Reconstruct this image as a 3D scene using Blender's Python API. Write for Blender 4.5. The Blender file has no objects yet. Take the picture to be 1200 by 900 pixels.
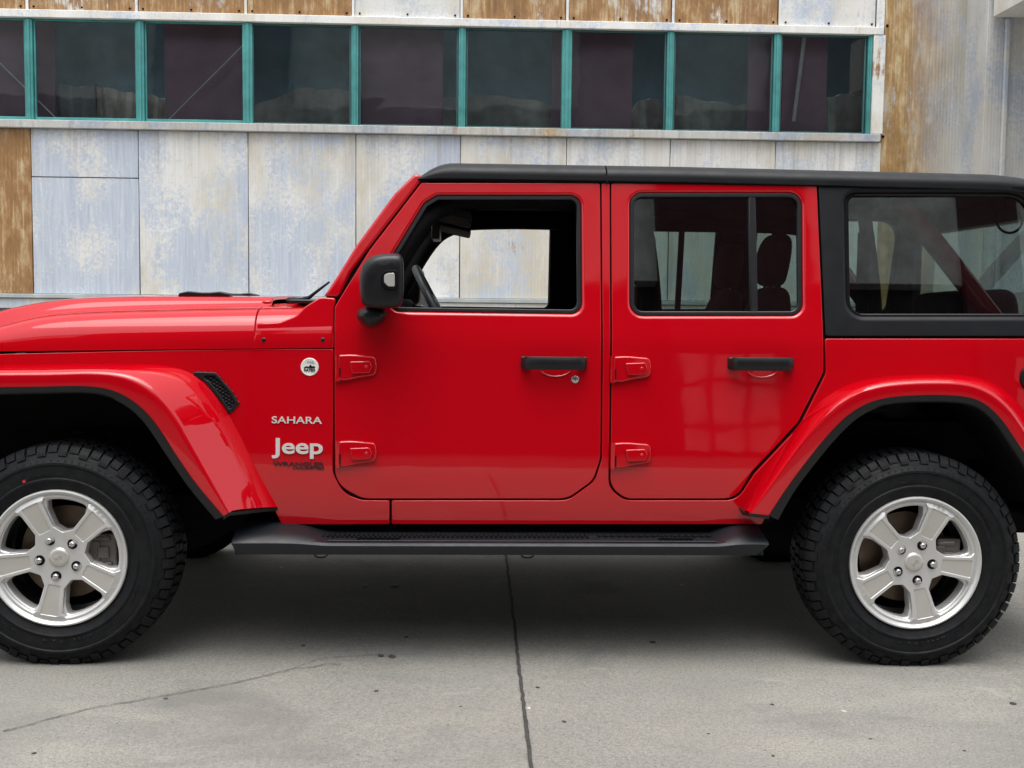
import bpy, bmesh, math, random
from mathutils import Vector, Matrix
import numpy as np
R = math.radians
random.seed(7)
C = bpy.context.scene.collection
SC = bpy.context.scene

# ------------------------------------------------------------------ camera
F = 1305.0                       # focal length in photo pixels (photo is 1200 wide)
ROLL = R(0.62)
_u, _v = (548 - 600) / F, (450 - 355) / F
_c, _s = math.cos(ROLL), math.sin(ROLL)
_u0, _v0 = _u * _c - _v * _s, _u * _s + _v * _c
PIT = math.atan(_v0); YAW = math.atan(-_u0 * math.cos(PIT))
fw = Vector((math.sin(YAW) * math.cos(PIT), math.cos(YAW) * math.cos(PIT), -math.sin(PIT)))
r0 = Vector((math.cos(YAW), -math.sin(YAW), 0)); u0 = r0.cross(fw)
RT = r0 * _c + u0 * _s; UP = u0 * _c - r0 * _s
def ray(px, py): return RT * ((px - 600) / F) + UP * ((450 - py) / F) + fw
d1, d2 = ray(66.5, 652), ray(1074, 657)
WB = 3.008
DIST = WB / (d2.x / d2.y - d1.x / d1.y)
CX = -DIST * d1.x / d1.y
dg = ray(66, 777); H = -DIST * dg.z / dg.y + .012
SLOPE = .0042                    # the yard falls gently towards the rear of the car
CAM = Vector((CX, -DIST, H))
print('cam', CAM, 'yaw', math.degrees(YAW), 'pitch', math.degrees(PIT))
cd = bpy.data.cameras.new('camera'); cam = bpy.data.objects.new('camera', cd); C.objects.link(cam)
cd.sensor_width = 36; cd.lens = F / 1200 * 36; cd.clip_end = 500; cd.clip_start = 0.05
M = Matrix((RT, UP, -fw)).transposed().to_4x4(); M.translation = CAM
cam.matrix_world = M; SC.camera = cam

# ------------------------------------------------------------------ sky, sun, exposure
SUN_EL, SUN_AZ = R(77), R(190)    # azimuth measured from +Y (behind the car) towards +X
w = bpy.data.worlds.new('World'); SC.world = w; w.use_nodes = True
nt = w.node_tree; nt.nodes.clear()
sky = nt.nodes.new('ShaderNodeTexSky'); sky.sky_type = 'NISHITA'; sky.sun_disc = False
sky.sun_elevation = SUN_EL; sky.sun_rotation = SUN_AZ; sky.dust_density = 4; sky.air_density = 1.0; sky.ozone_density = 1
hs = nt.nodes.new('ShaderNodeHueSaturation'); hs.inputs['Saturation'].default_value = 0.22
hs.inputs['Value'].default_value = 1.25
bg = nt.nodes.new('ShaderNodeBackground'); bg.inputs['Strength'].default_value = 0.15
wo = nt.nodes.new('ShaderNodeOutputWorld')
nt.links.new(sky.outputs[0], hs.inputs['Color']); nt.links.new(hs.outputs[0], bg.inputs[0]); nt.links.new(bg.outputs[0], wo.inputs[0])
sd = bpy.data.lights.new('sun', 'SUN'); sd.energy = 1.5; sd.angle = R(60); sd.color = (1, .97, .93)
so = bpy.data.objects.new('sun', sd); C.objects.link(so)
sv = Vector((math.sin(SUN_AZ) * math.cos(SUN_EL), math.cos(SUN_AZ) * math.cos(SUN_EL), math.sin(SUN_EL)))
so.rotation_euler = sv.to_track_quat('Z', 'Y').to_euler()
SC.view_settings.view_transform = 'Standard'; SC.view_settings.look = 'None'
SC.view_settings.exposure = 0.56; SC.view_settings.gamma = 1; SC.view_settings.use_curve_mapping = False

# ------------------------------------------------------------------ geometry helpers
def P(px, py, Y):
    d = ray(px, py); t = (Y - CAM.y) / d.y
    return CAM + d * t
def G(px, py):
    d = ray(px, py); t = -CAM.z / d.z
    for _ in range(6):
        p = CAM + d * t; t = (-SLOPE * p.x - CAM.z) / d.z
    return CAM + d * t
YC = 0.93                        # centre plane of the car
def half(x, z):
    t = (z - 1.145) / 0.012
    ramp = 0.012 * (t if t > 30 else math.log(1 + math.exp(t)))
    h = 0.79 - 0.125 * ramp + 0.058 * (0.95 - z)
    if z < 0.75: h -= 0.35 * (0.75 - z) ** 2
    if x < 0.97:
        q = 0.97 - x; h -= 0.065 * q * q / (q + .15)
    if x > 3.2: h -= 0.10 * (x - 3.2) ** 2
    return h
def prof(x, z): return YC - half(x, z)
def S(px, py, off=0.0):          # pixel -> point on the car's side surface
    Y = 0.15
    for _ in range(8):
        p = P(px, py, Y); Y = prof(p.x, p.z) + off
    return P(px, py, Y)

def mesh_obj(name, bm, mat, parent=None, smooth=None, org=None):
    me = bpy.data.meshes.new(name)
    if org is not None: bmesh.ops.translate(bm, vec=-Vector(org), verts=bm.verts)
    bm.normal_update()
    bm.to_mesh(me); bm.free()
    if smooth is not None:
        for p in me.polygons: p.use_smooth = True
        me.set_sharp_from_angle(angle=R(smooth))
    o = bpy.data.objects.new(name, me); C.objects.link(o)
    if mat: me.materials.append(mat)
    if parent: o.parent = parent
    return o
def bevel(o, wdt=.004, seg=2, ang=35):
    m = o.modifiers.new('b', 'BEVEL'); m.width = wdt; m.segments = seg; m.limit_method = 'ANGLE'; m.angle_limit = R(ang)
    m.harden_normals = False
    for p in o.data.polygons: p.use_smooth = True
    o.data.set_sharp_from_angle(angle=R(40))
    return o
def subsurf(o, n=2):
    m = o.modifiers.new('s', 'SUBSURF'); m.levels = n; m.render_levels = n
    for p in o.data.polygons: p.use_smooth = True
    return o
def box(bm, a, b, rot=None):
    a, b = Vector(a), Vector(b); c = (a + b) / 2; s = b - a
    m = Matrix.Translation(c)
    if rot is not None: m = m @ rot
    return bmesh.ops.create_cube(bm, size=1, matrix=m @ Matrix.Diagonal((abs(s.x), abs(s.y), abs(s.z), 1)))['verts']
def tube(bm, pts, rad, n=10, caps=True, close=False):
    pts = [Vector(p) for p in pts]; rings = []
    N = len(pts); prev = None
    for i, p in enumerate(pts):
        if close: t = pts[(i + 1) % N] - pts[i - 1]
        else: t = pts[min(i + 1, N - 1)] - pts[max(i - 1, 0)]
        t.normalize()
        a = Vector((0, 0, 1)) if abs(t.z) < .9 else Vector((1, 0, 0))
        if prev is not None: a = prev
        s = t.cross(a).normalized(); b = s.cross(t).normalized(); prev = b
        r = rad[i] if isinstance(rad, (list, tuple)) else rad
        rings.append([bm.verts.new(p + (s * math.cos(k * 2 * math.pi / n) + b * math.sin(k * 2 * math.pi / n)) * r) for k in range(n)])
    for i in range(N if close else N - 1):
        A, B = rings[i], rings[(i + 1) % N]
        for k in range(n): bm.faces.new((A[k], A[(k + 1) % n], B[(k + 1) % n], B[k]))
    if caps and not close:
        bm.faces.new(rings[0][::-1]); bm.faces.new(rings[-1])
    bmesh.ops.recalc_face_normals(bm, faces=bm.faces)
def lathe(bm, prf, n=64, axis_y=True, closed=False):
    """prf: list of (r, y); turned about the Y axis"""
    rings = []
    for k in range(n):
        a = 2 * math.pi * k / n
        rings.append([bm.verts.new((r * math.cos(a), y, r * math.sin(a))) for r, y in prf])
    m = len(prf)
    for k in range(n):
        A, B = rings[k], rings[(k + 1) % n]
        for i in range(m if closed else m - 1):
            j = (i + 1) % m
            bm.faces.new((A[i], A[j], B[j], B[i]))
    bmesh.ops.recalc_face_normals(bm, faces=bm.faces)
def rounded(pts, seg=6, maxlen=.04, scale=1.0):
    """pts: (x, z[, r]) -> dense closed outline with fillets"""
    out = []; n = len(pts)
    for i in range(n):
        p = Vector(pts[i][:2]); r = (pts[i][2] if len(pts[i]) > 2 else 0) * scale
        a = Vector(pts[i - 1][:2]); b = Vector(pts[(i + 1) % n][:2])
        if r <= 0: out.append(p); continue
        u = (a - p); v = (b - p); lu, lv = u.length, v.length; u.normalize(); v.normalize()
        ang = math.acos(max(-1, min(1, u.dot(v))))
        if ang > 3.1: out.append(p); continue
        t = min(r / math.tan(ang / 2), lu * .49, lv * .49); rr = t * math.tan(ang / 2)
        cdir = (u + v).normalized(); c = p + cdir * (rr / math.sin(ang / 2))
        s0 = p + u * t - c; s1 = p + v * t - c
        a0 = math.atan2(s0.y, s0.x); a1 = math.atan2(s1.y, s1.x); da = (a1 - a0 + math.pi) % (2 * math.pi) - math.pi
        for k in range(seg + 1):
            a_ = a0 + da * k / seg; out.append(c + Vector((math.cos(a_), math.sin(a_))) * rr)
    res = []
    for i in range(len(out)):
        p, q = out[i], out[(i + 1) % len(out)]; L = (q - p).length
        if L < 1e-5: continue
        k = max(1, int(math.ceil(L / maxlen)))
        for j in range(k): res.append(p.lerp(q, j / k))
    return res
def area(p): return sum(p[i].x * p[(i + 1) % len(p)].y - p[(i + 1) % len(p)].x * p[i].y for i in range(len(p))) / 2
def inward(p):
    n = len(p); res = []
    for i in range(n):
        e0 = (p[i] - p[i - 1]).normalized(); e1 = (p[(i + 1) % n] - p[i]).normalized()
        n0 = Vector((-e0.y, e0.x)); n1 = Vector((-e1.y, e1.x)); m = (n0 + n1)
        if m.length < 1e-4: m = n0
        m.normalize(); m = m * (1 / max(.5, m.dot(n0))); res.append(m)
    return res
def plate(name, outer, holes, mat, parent, pf=None, thick=.03, bo=.004, bh=.004, step=.03, back=False, org=(0, 0, 0), shift=0.0, xcut=True):
    """curved panel: outline with holes, its face follows Y = pf(x, z), rounded edges, exact normals; faces -Y"""
    pf = pf or prof
    bm = bmesh.new()
    nl = {}
    def nrm(x, z):
        e = .002
        gx = (pf(x + e, z) - pf(x - e, z)) / (2 * e); gz = (pf(x, z + e) - pf(x, z - e)) / (2 * e)
        return Vector((gx, -1, gz)).normalized()
    lay = bm.verts.layers.int.new('id'); norms = []; fill_edges = []; backs = []
    loops = [(outer if area(outer) > 0 else outer[::-1], bo)] + [(h if area(h) < 0 else h[::-1], bh) for h in holes]
    def V(x, z, d, nn):
        v = bm.verts.new((x, pf(x, z) + d + shift, z)); norms.append(nn); v[lay] = len(norms); return v
    for lp, b in loops:
        inn = inward(lp); rings = []; K = 4
        side = [Vector((-m.normalized().x, 0, -m.normalized().y)) for m in inn]
        rings.append([V(p.x, p.y, thick, side[i]) for i, p in enumerate(lp)])
        for k in range(K + 1):
            a = math.pi / 2 * k / K; off = b * (1 - math.cos(a)); dep = b * (1 - math.sin(a)); rg = []
            for i, p in enumerate(lp):
                q = p + inn[i] * off; rg.append(V(q.x, q.y, dep, side[i] * math.cos(a) + nrm(q.x, q.y) * math.sin(a)))
            rings.append(rg)
        n = len(lp)
        for A, B in zip(rings, rings[1:]):
            for i in range(n): bm.faces.new((A[i], A[(i + 1) % n], B[(i + 1) % n], B[i]))
        last = rings[-1]; fill_edges += [bm.edges.get((last[i], last[(i + 1) % n])) for i in range(n)]
        backs += [bm.edges.get((rings[0][i], rings[0][(i + 1) % n])) for i in range(n)]
    # flatten for filling
    store = {v: v.co.y for v in bm.verts}
    for v in bm.verts: v.co.y = 0
    r = bmesh.ops.triangle_fill(bm, edges=fill_edges, use_beauty=True, use_dissolve=False, normal=(0, -1, 0))
    ff = [f for f in r['geom'] if isinstance(f, bmesh.types.BMFace)]
    if back:
        bmesh.ops.triangle_fill(bm, edges=backs, use_beauty=True, use_dissolve=False, normal=(0, 1, 0))
    xs = [v.co.x for v in bm.verts]; zs = [v.co.z for v in bm.verts]
    def cut(co, no):
        nonlocal ff
        es = {e for f in ff for e in f.edges}; vs = {v for f in ff for v in f.verts}
        rr = bmesh.ops.bisect_plane(bm, geom=list(vs) + list(es) + ff, plane_co=co, plane_no=no, dist=1e-5)
        ff = list({f for f in rr['geom'] if isinstance(f, bmesh.types.BMFace)})
    if step:
        z = min(zs) + step * .51
        while z < max(zs): cut((0, 0, z), (0, 0, 1)); z += step
        if xcut:
            x = min(xs) + .113
            while x < max(xs): cut((x, 0, 0), (1, 0, 0)); x += .117
    cn = {}
    for v in bm.verts:
        if v[lay] > 0 and v in store: v.co.y = store[v]; cn[v] = norms[v[lay] - 1]
        else: v.co.y = pf(v.co.x, v.co.z) + shift; cn[v] = nrm(v.co.x, v.co.z)
    bm.normal_update()
    for f in bm.faces:
        s = sum((cn[v] for v in f.verts), Vector())
        if s.dot(f.normal) < 0 and not (back and all(v[lay] > 0 and abs(v.co.y - (pf(v.co.x, v.co.z) + thick + shift)) < 1e-5 for v in f.verts)): f.normal_flip()
    bm.verts.index_update(); nl = [cn[v].normalized() for v in bm.verts]
    o = mesh_obj(name, bm, mat, parent, org=org)
    for p in o.data.polygons: p.use_smooth = True
    if not back: o.data.normals_split_custom_set_from_vertices([tuple(n) for n in nl])
    else: o.data.set_sharp_from_angle(angle=R(35))
    return o
def SO(pts, seg=6, maxlen=.04, off=0.0):   # pixel outline (px, py, r_px) -> outline on car side
    q = []
    for p in pts:
        s = S(p[0], p[1], off); q.append((s.x, s.z, (p[2] if len(p) > 2 else 0) / 322.0))
    return rounded(q, seg, maxlen)
def cat(pts, n):                           # Catmull-Rom resample of vectors
    pts = [Vector(p) for p in pts]; out = []
    for i in range(len(pts) - 1):
        p0 = pts[max(i - 1, 0)]; p1, p2 = pts[i], pts[i + 1]; p3 = pts[min(i + 2, len(pts) - 1)]
        for k in range(n):
            t = k / n
            out.append(.5 * ((2 * p1) + (p2 - p0) * t + (2 * p0 - 5 * p1 + 4 * p2 - p3) * t * t + (3 * p1 - p0 - 3 * p2 + p3) * t ** 3))
    out.append(pts[-1]); return out
def loft(bm, curves, capends=False):
    rows = [[bm.verts.new(p) for p in c] for c in curves]
    for A, B in zip(rows, rows[1:]):
        for i in range(len(A) - 1): bm.faces.new((A[i], A[i + 1], B[i + 1], B[i]))
    if capends:
        for k in (0, -1):
            try: bm.faces.new([r[k] for r in rows])
            except Exception: pass
    bmesh.ops.recalc_face_normals(bm, faces=bm.faces)
    return rows

# ------------------------------------------------------------------ materials
class NT:
    def __init__(s, name):
        s.m = bpy.data.materials.new(name); s.m.use_nodes = True; s.t = s.m.node_tree; s.t.nodes.clear()
        s.o = s.n('OutputMaterial'); s.b = s.n('BsdfPrincipled'); s.l(s.b.outputs[0], s.o.inputs[0])
        s.tc = s.n('TexCoord')
    def n(s, k, **kw):
        x = s.t.nodes.new('ShaderNode' + k)
        for a, b in kw.items(): setattr(x, a, b)
        return x
    def l(s, a, b): s.t.links.new(a, b)
    def map(s, scale=(1, 1, 1), loc=(0, 0, 0), src='Object'):
        m = s.n('Mapping'); m.inputs['Scale'].default_value = scale; m.inputs['Location'].default_value = loc
        s.l(s.tc.outputs[src], m.inputs[0]); return m.outputs[0]
    def noise(s, vec, scale=5, detail=6, rough=.6, dist=0.0):
        x = s.n('TexNoise'); x.inputs['Scale'].default_value = scale; x.inputs['Detail'].default_value = detail
        x.inputs['Roughness'].default_value = rough; x.inputs['Distortion'].default_value = dist
        s.l(vec, x.inputs['Vector']); return x.outputs['Fac']
    def ramp(s, fac, stops):
        x = s.n('ValToRGB'); e = x.color_ramp.elements
        while len(e) < len(stops): e.new(.5)
        for q, (p, c) in zip(e, stops): q.position = p; q.color = (c, c, c, 1) if isinstance(c, (int, float)) else tuple(c) + (1,)
        s.l(fac, x.inputs[0]); return x.outputs[0]
    def mix(s, f, a, b, mode='MIX'):
        x = s.n('Mix', data_type='RGBA', blend_type=mode)
        for i, q in ((0, f), (6, a), (7, b)):
            if isinstance(q, (int, float)): x.inputs[i].default_value = q
            elif isinstance(q, tuple): x.inputs[i].default_value = q + (1,)
            else: s.l(q, x.inputs[i])
        return x.outputs[2]
    def math(s, op, a, b=0.0):
        x = s.n('Math', operation=op)
        for i, q in ((0, a), (1, b)):
            if isinstance(q, (int, float)): x.inputs[i].default_value = q
            else: s.l(q, x.inputs[i])
        return x.outputs[0]
    def bump(s, h, st=.2, dist=.01):
        x = s.n('Bump'); x.inputs['Strength'].default_value = st; x.inputs['Distance'].default_value = dist
        s.l(h, x.inputs['Height']); s.l(x.outputs[0], s.b.inputs['Normal'])
    def set(s, **kw):
        for k, v in kw.items():
            i = s.b.inputs[k.replace('_', ' ')]
            if isinstance(v, (int, float)): i.default_value = v
            elif isinstance(v, tuple): i.default_value = v + (1,)
            else: s.l(v, i)
        return s
def simple(name, col, rough=.5, metal=0.0, var=.12, nscale=8, bump=0.0, bscale=200, coat=0.0, spec=.5):
    k = NT(name); v = k.map()
    f = k.noise(v, nscale, 5)
    lo = tuple(c * (1 - var) for c in col); hi = tuple(min(1, c * (1 + var)) for c in col)
    k.set(Base_Color=k.ramp(f, [(.3, lo), (.7, hi)]), Metallic=metal, Coat_Weight=coat, Specular_IOR_Level=spec)
    k.set(Roughness=k.ramp(k.noise(v, nscale * 2.3, 4), [(.3, max(.02, rough * .85)), (.7, min(1, rough * 1.15))]))
    if bump: k.bump(k.noise(v, bscale, 3), bump, .002)
    return k.m
def paint():
    k = NT('red_paint'); v = k.map()
    k.set(Base_Color=(.46, .0008, .0065), Roughness=.5, Coat_Weight=1.0, Coat_IOR=1.64, Specular_IOR_Level=0.0)
    k.set(Coat_Roughness=k.ramp(k.noise(v, 3, 6), [(.35, .015), (.75, .06)]))
    # slight orange peel / panel waviness
    k.bump(k.noise(v, 3.2, 2), .12, .01)
    b = k.t.nodes[-1]
    for n in k.t.nodes:
        if n.type == 'BUMP': k.l(n.outputs[0], k.b.inputs['Coat Normal'])
    return k.m
RED = paint()
BLK = simple('black_trim', (.006, .0065, .008), .38, bump=.15, bscale=400, spec=.4)
TOPM = simple('black_hardtop', (.005, .006, .008), .45, bump=.25, bscale=600, spec=.28)
MATTE = simple('matt_black', (.004, .004, .005), .85, spec=.15)
DARK = simple('dark_underbody', (.004, .004, .0045), .8, nscale=4, var=.3, spec=.15)
STEP = simple('step_plastic', (.008, .010, .013), .42, bump=.15, bscale=500, var=.15, spec=.35)
SEAT = simple('dark_seat_fabric', (.13, .018, .028), .85, bump=.3, bscale=700)
ALLOY = simple('silver_alloy', (.62, .62, .61), .36, .55, var=.02, nscale=3)
ALLOYB = simple('alloy_pad', (.57, .555, .52), .36, .55, var=.04, nscale=6)
CHROME = simple('bright_metal', (.55, .55, .55), .25, .9, var=.03)
IRON = simple('brake_metal', (.17, .125, .09), .5, .7, var=.3, nscale=14)
SILV = simple('silver_badge', (.72, .71, .68), .3, .3, var=.03)
WHITE = simple('white_badge', (.75, .75, .72), .4, 0, var=.03)
BADGE = simple('dark_badge', (.04, .006, .01), .4)
SLATE = simple('badge_print', (.16, .22, .24), .5)
LENS = simple('pale_lens', (.42, .41, .39), .25, .1, var=.05)
AMBER = simple('lamp_glass', (.6, .62, .65), .1, 0)
TAIL = simple('red_lamp', (.45, .01, .01), .15, 0, coat=1)

def rubber():
    k = NT('tyre_rubber'); v = k.map()
    f = k.noise(v, 30, 6)
    k.set(Base_Color=k.ramp(f, [(.3, (.003, .0035, .0045)), (.62, (.008, .009, .0105)), (.82, (.022, .020, .018))]), Roughness=k.ramp(k.noise(v, 9, 5), [(.3, .5), (.7, .72)]), Specular_IOR_Level=.22)
    k.bump(k.noise(v, 160, 4), .35, .002)
    return k.m
TYRE = rubber()
def glass(name, tint, dirt=.0, gloss=1.0, refl=1.35):
    k = NT(name); k.t.nodes.remove(k.b)
    tr = k.n('BsdfTransparent'); tr.inputs[0].default_value = tint + (1,)
    gl = k.n('BsdfGlossy'); gl.inputs['Roughness'].default_value = .012; gl.inputs[0].default_value = (gloss, gloss, gloss, 1)
    if dirt:
        bp = k.n('Bump'); bp.inputs['Strength'].default_value = .25; bp.inputs['Distance'].default_value = .01; k.l(k.noise(k.map(), .9, 3), bp.inputs['Height']); k.l(bp.outputs[0], gl.inputs['Normal'])
    fr = k.n('Fresnel'); fr.inputs[0].default_value = 1.6
    f = k.math('MULTIPLY', fr.outputs[0], refl)
    m = k.n('MixShader'); k.l(f, m.inputs[0]); k.l(tr.outputs[0], m.inputs[1]); k.l(gl.outputs[0], m.inputs[2])
    out = m
    if dirt:
        df = k.n('BsdfDiffuse'); df.inputs[0].default_value = (.45, .46, .45, 1)
        v = k.map((1, 1, .35)); mm = k.n('MixShader')
        fac = k.math('MULTIPLY', k.ramp(k.noise(v, 2.2, 9, .7), [(.35, .15), (.75, 1.0)]), dirt)
        k.l(fac, mm.inputs[0]); k.l(m.outputs[0], mm.inputs[1]); k.l(df.outputs[0], mm.inputs[2]); out = mm
    k.l(out.outputs[0], k.o.inputs[0]); return k.m
TINT = glass('tinted_glass', (.45, .54, .52), .0, refl=2.0)
CLEAR = glass('clear_glass', (.85, .9, .88))
WINGL = glass('dusty_window_glass', (.80, .88, .90), .03, .6)

def tag(o, label=None, cat_=None, group=None, kind=None):
    if label: o['label'] = label
    if cat_: o['category'] = cat_
    if group: o['group'] = group
    if kind: o['kind'] = kind
    return o

# ------------------------------------------------------------------ ground
def concrete():
    k = NT('yard_concrete'); v = k.map()
    big = k.noise(v, .55, 7, .6, .3); mid = k.noise(k.map((1, 3.2, 1)), 1.6, 8, .65); fine = k.noise(v, 95, 4, .7); grit = k.noise(v, 330, 2, .6)
    c = k.ramp(big, [(.3, (.185, .180, .160)), (.7, (.285, .275, .245))])
    c = k.mix(k.ramp(mid, [(.38, .75), (.62, 0)]), c, (.22, .215, .20))
    c = k.mix(.7, c, k.ramp(fine, [(.3, (.5, .5, .5)), (.5, (.95, .95, .95)), (.72, (1.25, 1.23, 1.18))]), 'MULTIPLY')
    c = k.mix(.55, c, k.ramp(grit, [(.32, (.35, .35, .35)), (.5, (1, 1, 1)), (.7, (1.5, 1.5, 1.45))]), 'MULTIPLY')
    # oil and tyre stains
    st = k.noise(k.map(loc=(3.1, 1.7, 0)), 2.3, 6, .55)
    c = k.mix(k.ramp(st, [(.60, 0), (.70, .4)]), c, (.12, .118, .115))
    c = k.mix(k.ramp(k.noise(k.map(loc=(9, 2, 0)), 16, 6, .8), [(.66, 0), (.72, .55)]), c, (.11, .105, .10))
    c = k.mix(k.ramp(k.noise(k.map(loc=(4, 7, 0)), 13, 6, .8), [(.68, 0), (.73, .4)]), c, (.42, .41, .39))
    for sc_, lo_, hi_, col_, am_ in ((.9, .52, .68, (.13, .128, .118), .6), (4.5, .60, .72, (.17, .167, .16), .4), (3.0, .62, .70, (.40, .385, .35), .35)):
        c = k.mix(k.ramp(k.noise(k.map((1, 2.0, 1), (sc_ * 3, 5, 1)), sc_, 8, .7, .6), [(lo_, 0), (hi_, am_)]), c, col_)
    pits = k.n('TexVoronoi'); pits.inputs['Scale'].default_value = 9; k.l(v, pits.inputs['Vector'])
    c = k.mix(k.ramp(pits.outputs['Distance'], [(.03, .7), (.055, 0)]), c, (.06, .058, .055))
    k.set(Base_Color=c, Roughness=.82, Specular_IOR_Level=.3)
    h = k.math('ADD', k.math('MULTIPLY', fine, .6), k.math('ADD', k.math('MULTIPLY', mid, .8), k.math('MULTIPLY', grit, .3)))
    k.bump(h, .6, .007)
    return k.m
CONC = concrete()
bm = bmesh.new(); bmesh.ops.create_grid(bm, x_segments=2, y_segments=2, size=140)
for v in bm.verts: v.co.z = -SLOPE * v.co.x
g = mesh_obj('ground', bm, CONC); tag(g, kind='structure')
JOINT = simple('joint_filler', (.04, .038, .036), .9, var=.4, nscale=40)
def strip(name, pts, wid, mat, z=.004, jag=.3, sub=14, seed=1):
    rnd = random.Random(seed); bm = bmesh.new(); q = []
    for a, b in zip(pts, pts[1:]):
        for k in range(sub): q.append(a.lerp(b, k / sub))
    q.append(pts[-1]); L = []; Rr = []
    for i, p in enumerate(q):
        t = (q[min(i + 1, len(q) - 1)] - q[max(i - 1, 0)]).normalized(); n = Vector((-t.y, t.x, 0))
        ww = wid(i / (len(q) - 1)) if callable(wid) else wid
        c = p + n * ww * rnd.uniform(-1, 1) * jag * 1.5
        L.append(bm.verts.new((c + n * ww * .5 * rnd.uniform(1 - jag, 1 + jag)).to_3d()[:2] + (z - SLOPE * c.x,)))
        Rr.append(bm.verts.new((c - n * ww * .5 * rnd.uniform(1 - jag, 1 + jag)).to_3d()[:2] + (z - SLOPE * c.x,)))
    for i in range(len(q) - 1): bm.faces.new((L[i], Rr[i], Rr[i + 1], L[i + 1]))
    bmesh.ops.recalc_face_normals(bm, faces=bm.faces)
    for f in bm.faces:
        if f.normal.z < 0: f.normal_flip()
    return tag(mesh_obj(name, bm, mat), kind='structure')
ja, jb = G(594, 660), G(622, 899); jd = (jb - ja).normalized()
strip('slab_joint', [ja - jd * 6.4, ja - jd * 2, ja, jb, jb + jd * 3], .012, JOINT, jag=.16, sub=60, seed=3)
strip('slab_joint', [Vector((-12, 3.9, 0)), Vector((3, 3.95, 0)), Vector((16, 3.9, 0))], .014, JOINT, jag=.3, sub=60, seed=4)
cr = [G(*p) for p in ((4, 858), (50, 846), (100, 832), (160, 822), (215, 812), (262, 804), (310, 793), (345, 784), (372, 773), (410, 770), (455, 768))]
strip('pavement_crack', cr, lambda t: .0028 * (1 - .5 * t) + .0010, JOINT, jag=.75, sub=9, seed=5)
strip('pavement_crack', [G(345, 784), G(362, 783), G(385, 779), (G(400, 780))], lambda t: .003, JOINT, jag=.9, sub=6, seed=8)
# pebbles and crumbs lying on the slab
CHIP = simple('dark_chip', (.05, .045, .04), .9, var=.4, nscale=30); CHIPW = simple('pale_chip', (.5, .48, .44), .9)
for i, (px, py, sz, pale) in enumerate([(765, 753, .020, 0), (355, 757, .014, 0), (476, 747, .016, 0), (460, 770, .026, 0), (446, 769, .022, 0), (441, 810, .014, 0), (630, 806, .013, 0),
        (661, 846, .014, 0), (905, 826, .012, 0), (989, 834, .013, 1), (1187, 825, .020, 0), (906, 886, .010, 0), (620, 830, .012, 1), (194, 819, .012, 0), (40, 883, .012, 0),
        (428, 687, .022, 1), (462, 687, .034, 1), (480, 662, .016, 1), (798, 686, .020, 1), (330, 665, .014, 1), (540, 828, .008, 0), (830, 860, .008, 0), (1020, 866, .008, 0), (1130, 880, .009, 0)]):
    p = G(px, py); bm = bmesh.new(); bmesh.ops.create_icosphere(bm, subdivisions=2, radius=sz * .5)
    rn = random.Random(i)
    for v in bm.verts:
        v.co += v.normal * rn.uniform(-.25, .25) * sz * .5; v.co.z *= .35; v.co.x *= 1.25
    o = mesh_obj('pebble', bm, CHIPW if pale else CHIP, smooth=30); o.location = (p.x, p.y, sz * .10 - SLOPE * p.x); o.rotation_euler.z = rn.uniform(0, 3)
    if pale: tag(o, 'pale chip of grit lying on the concrete', 'pebble', 'pale grit on the concrete')
    else: tag(o, 'dark crumb of grit lying on the concrete', 'pebble', 'dark crumbs on the concrete')

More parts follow.
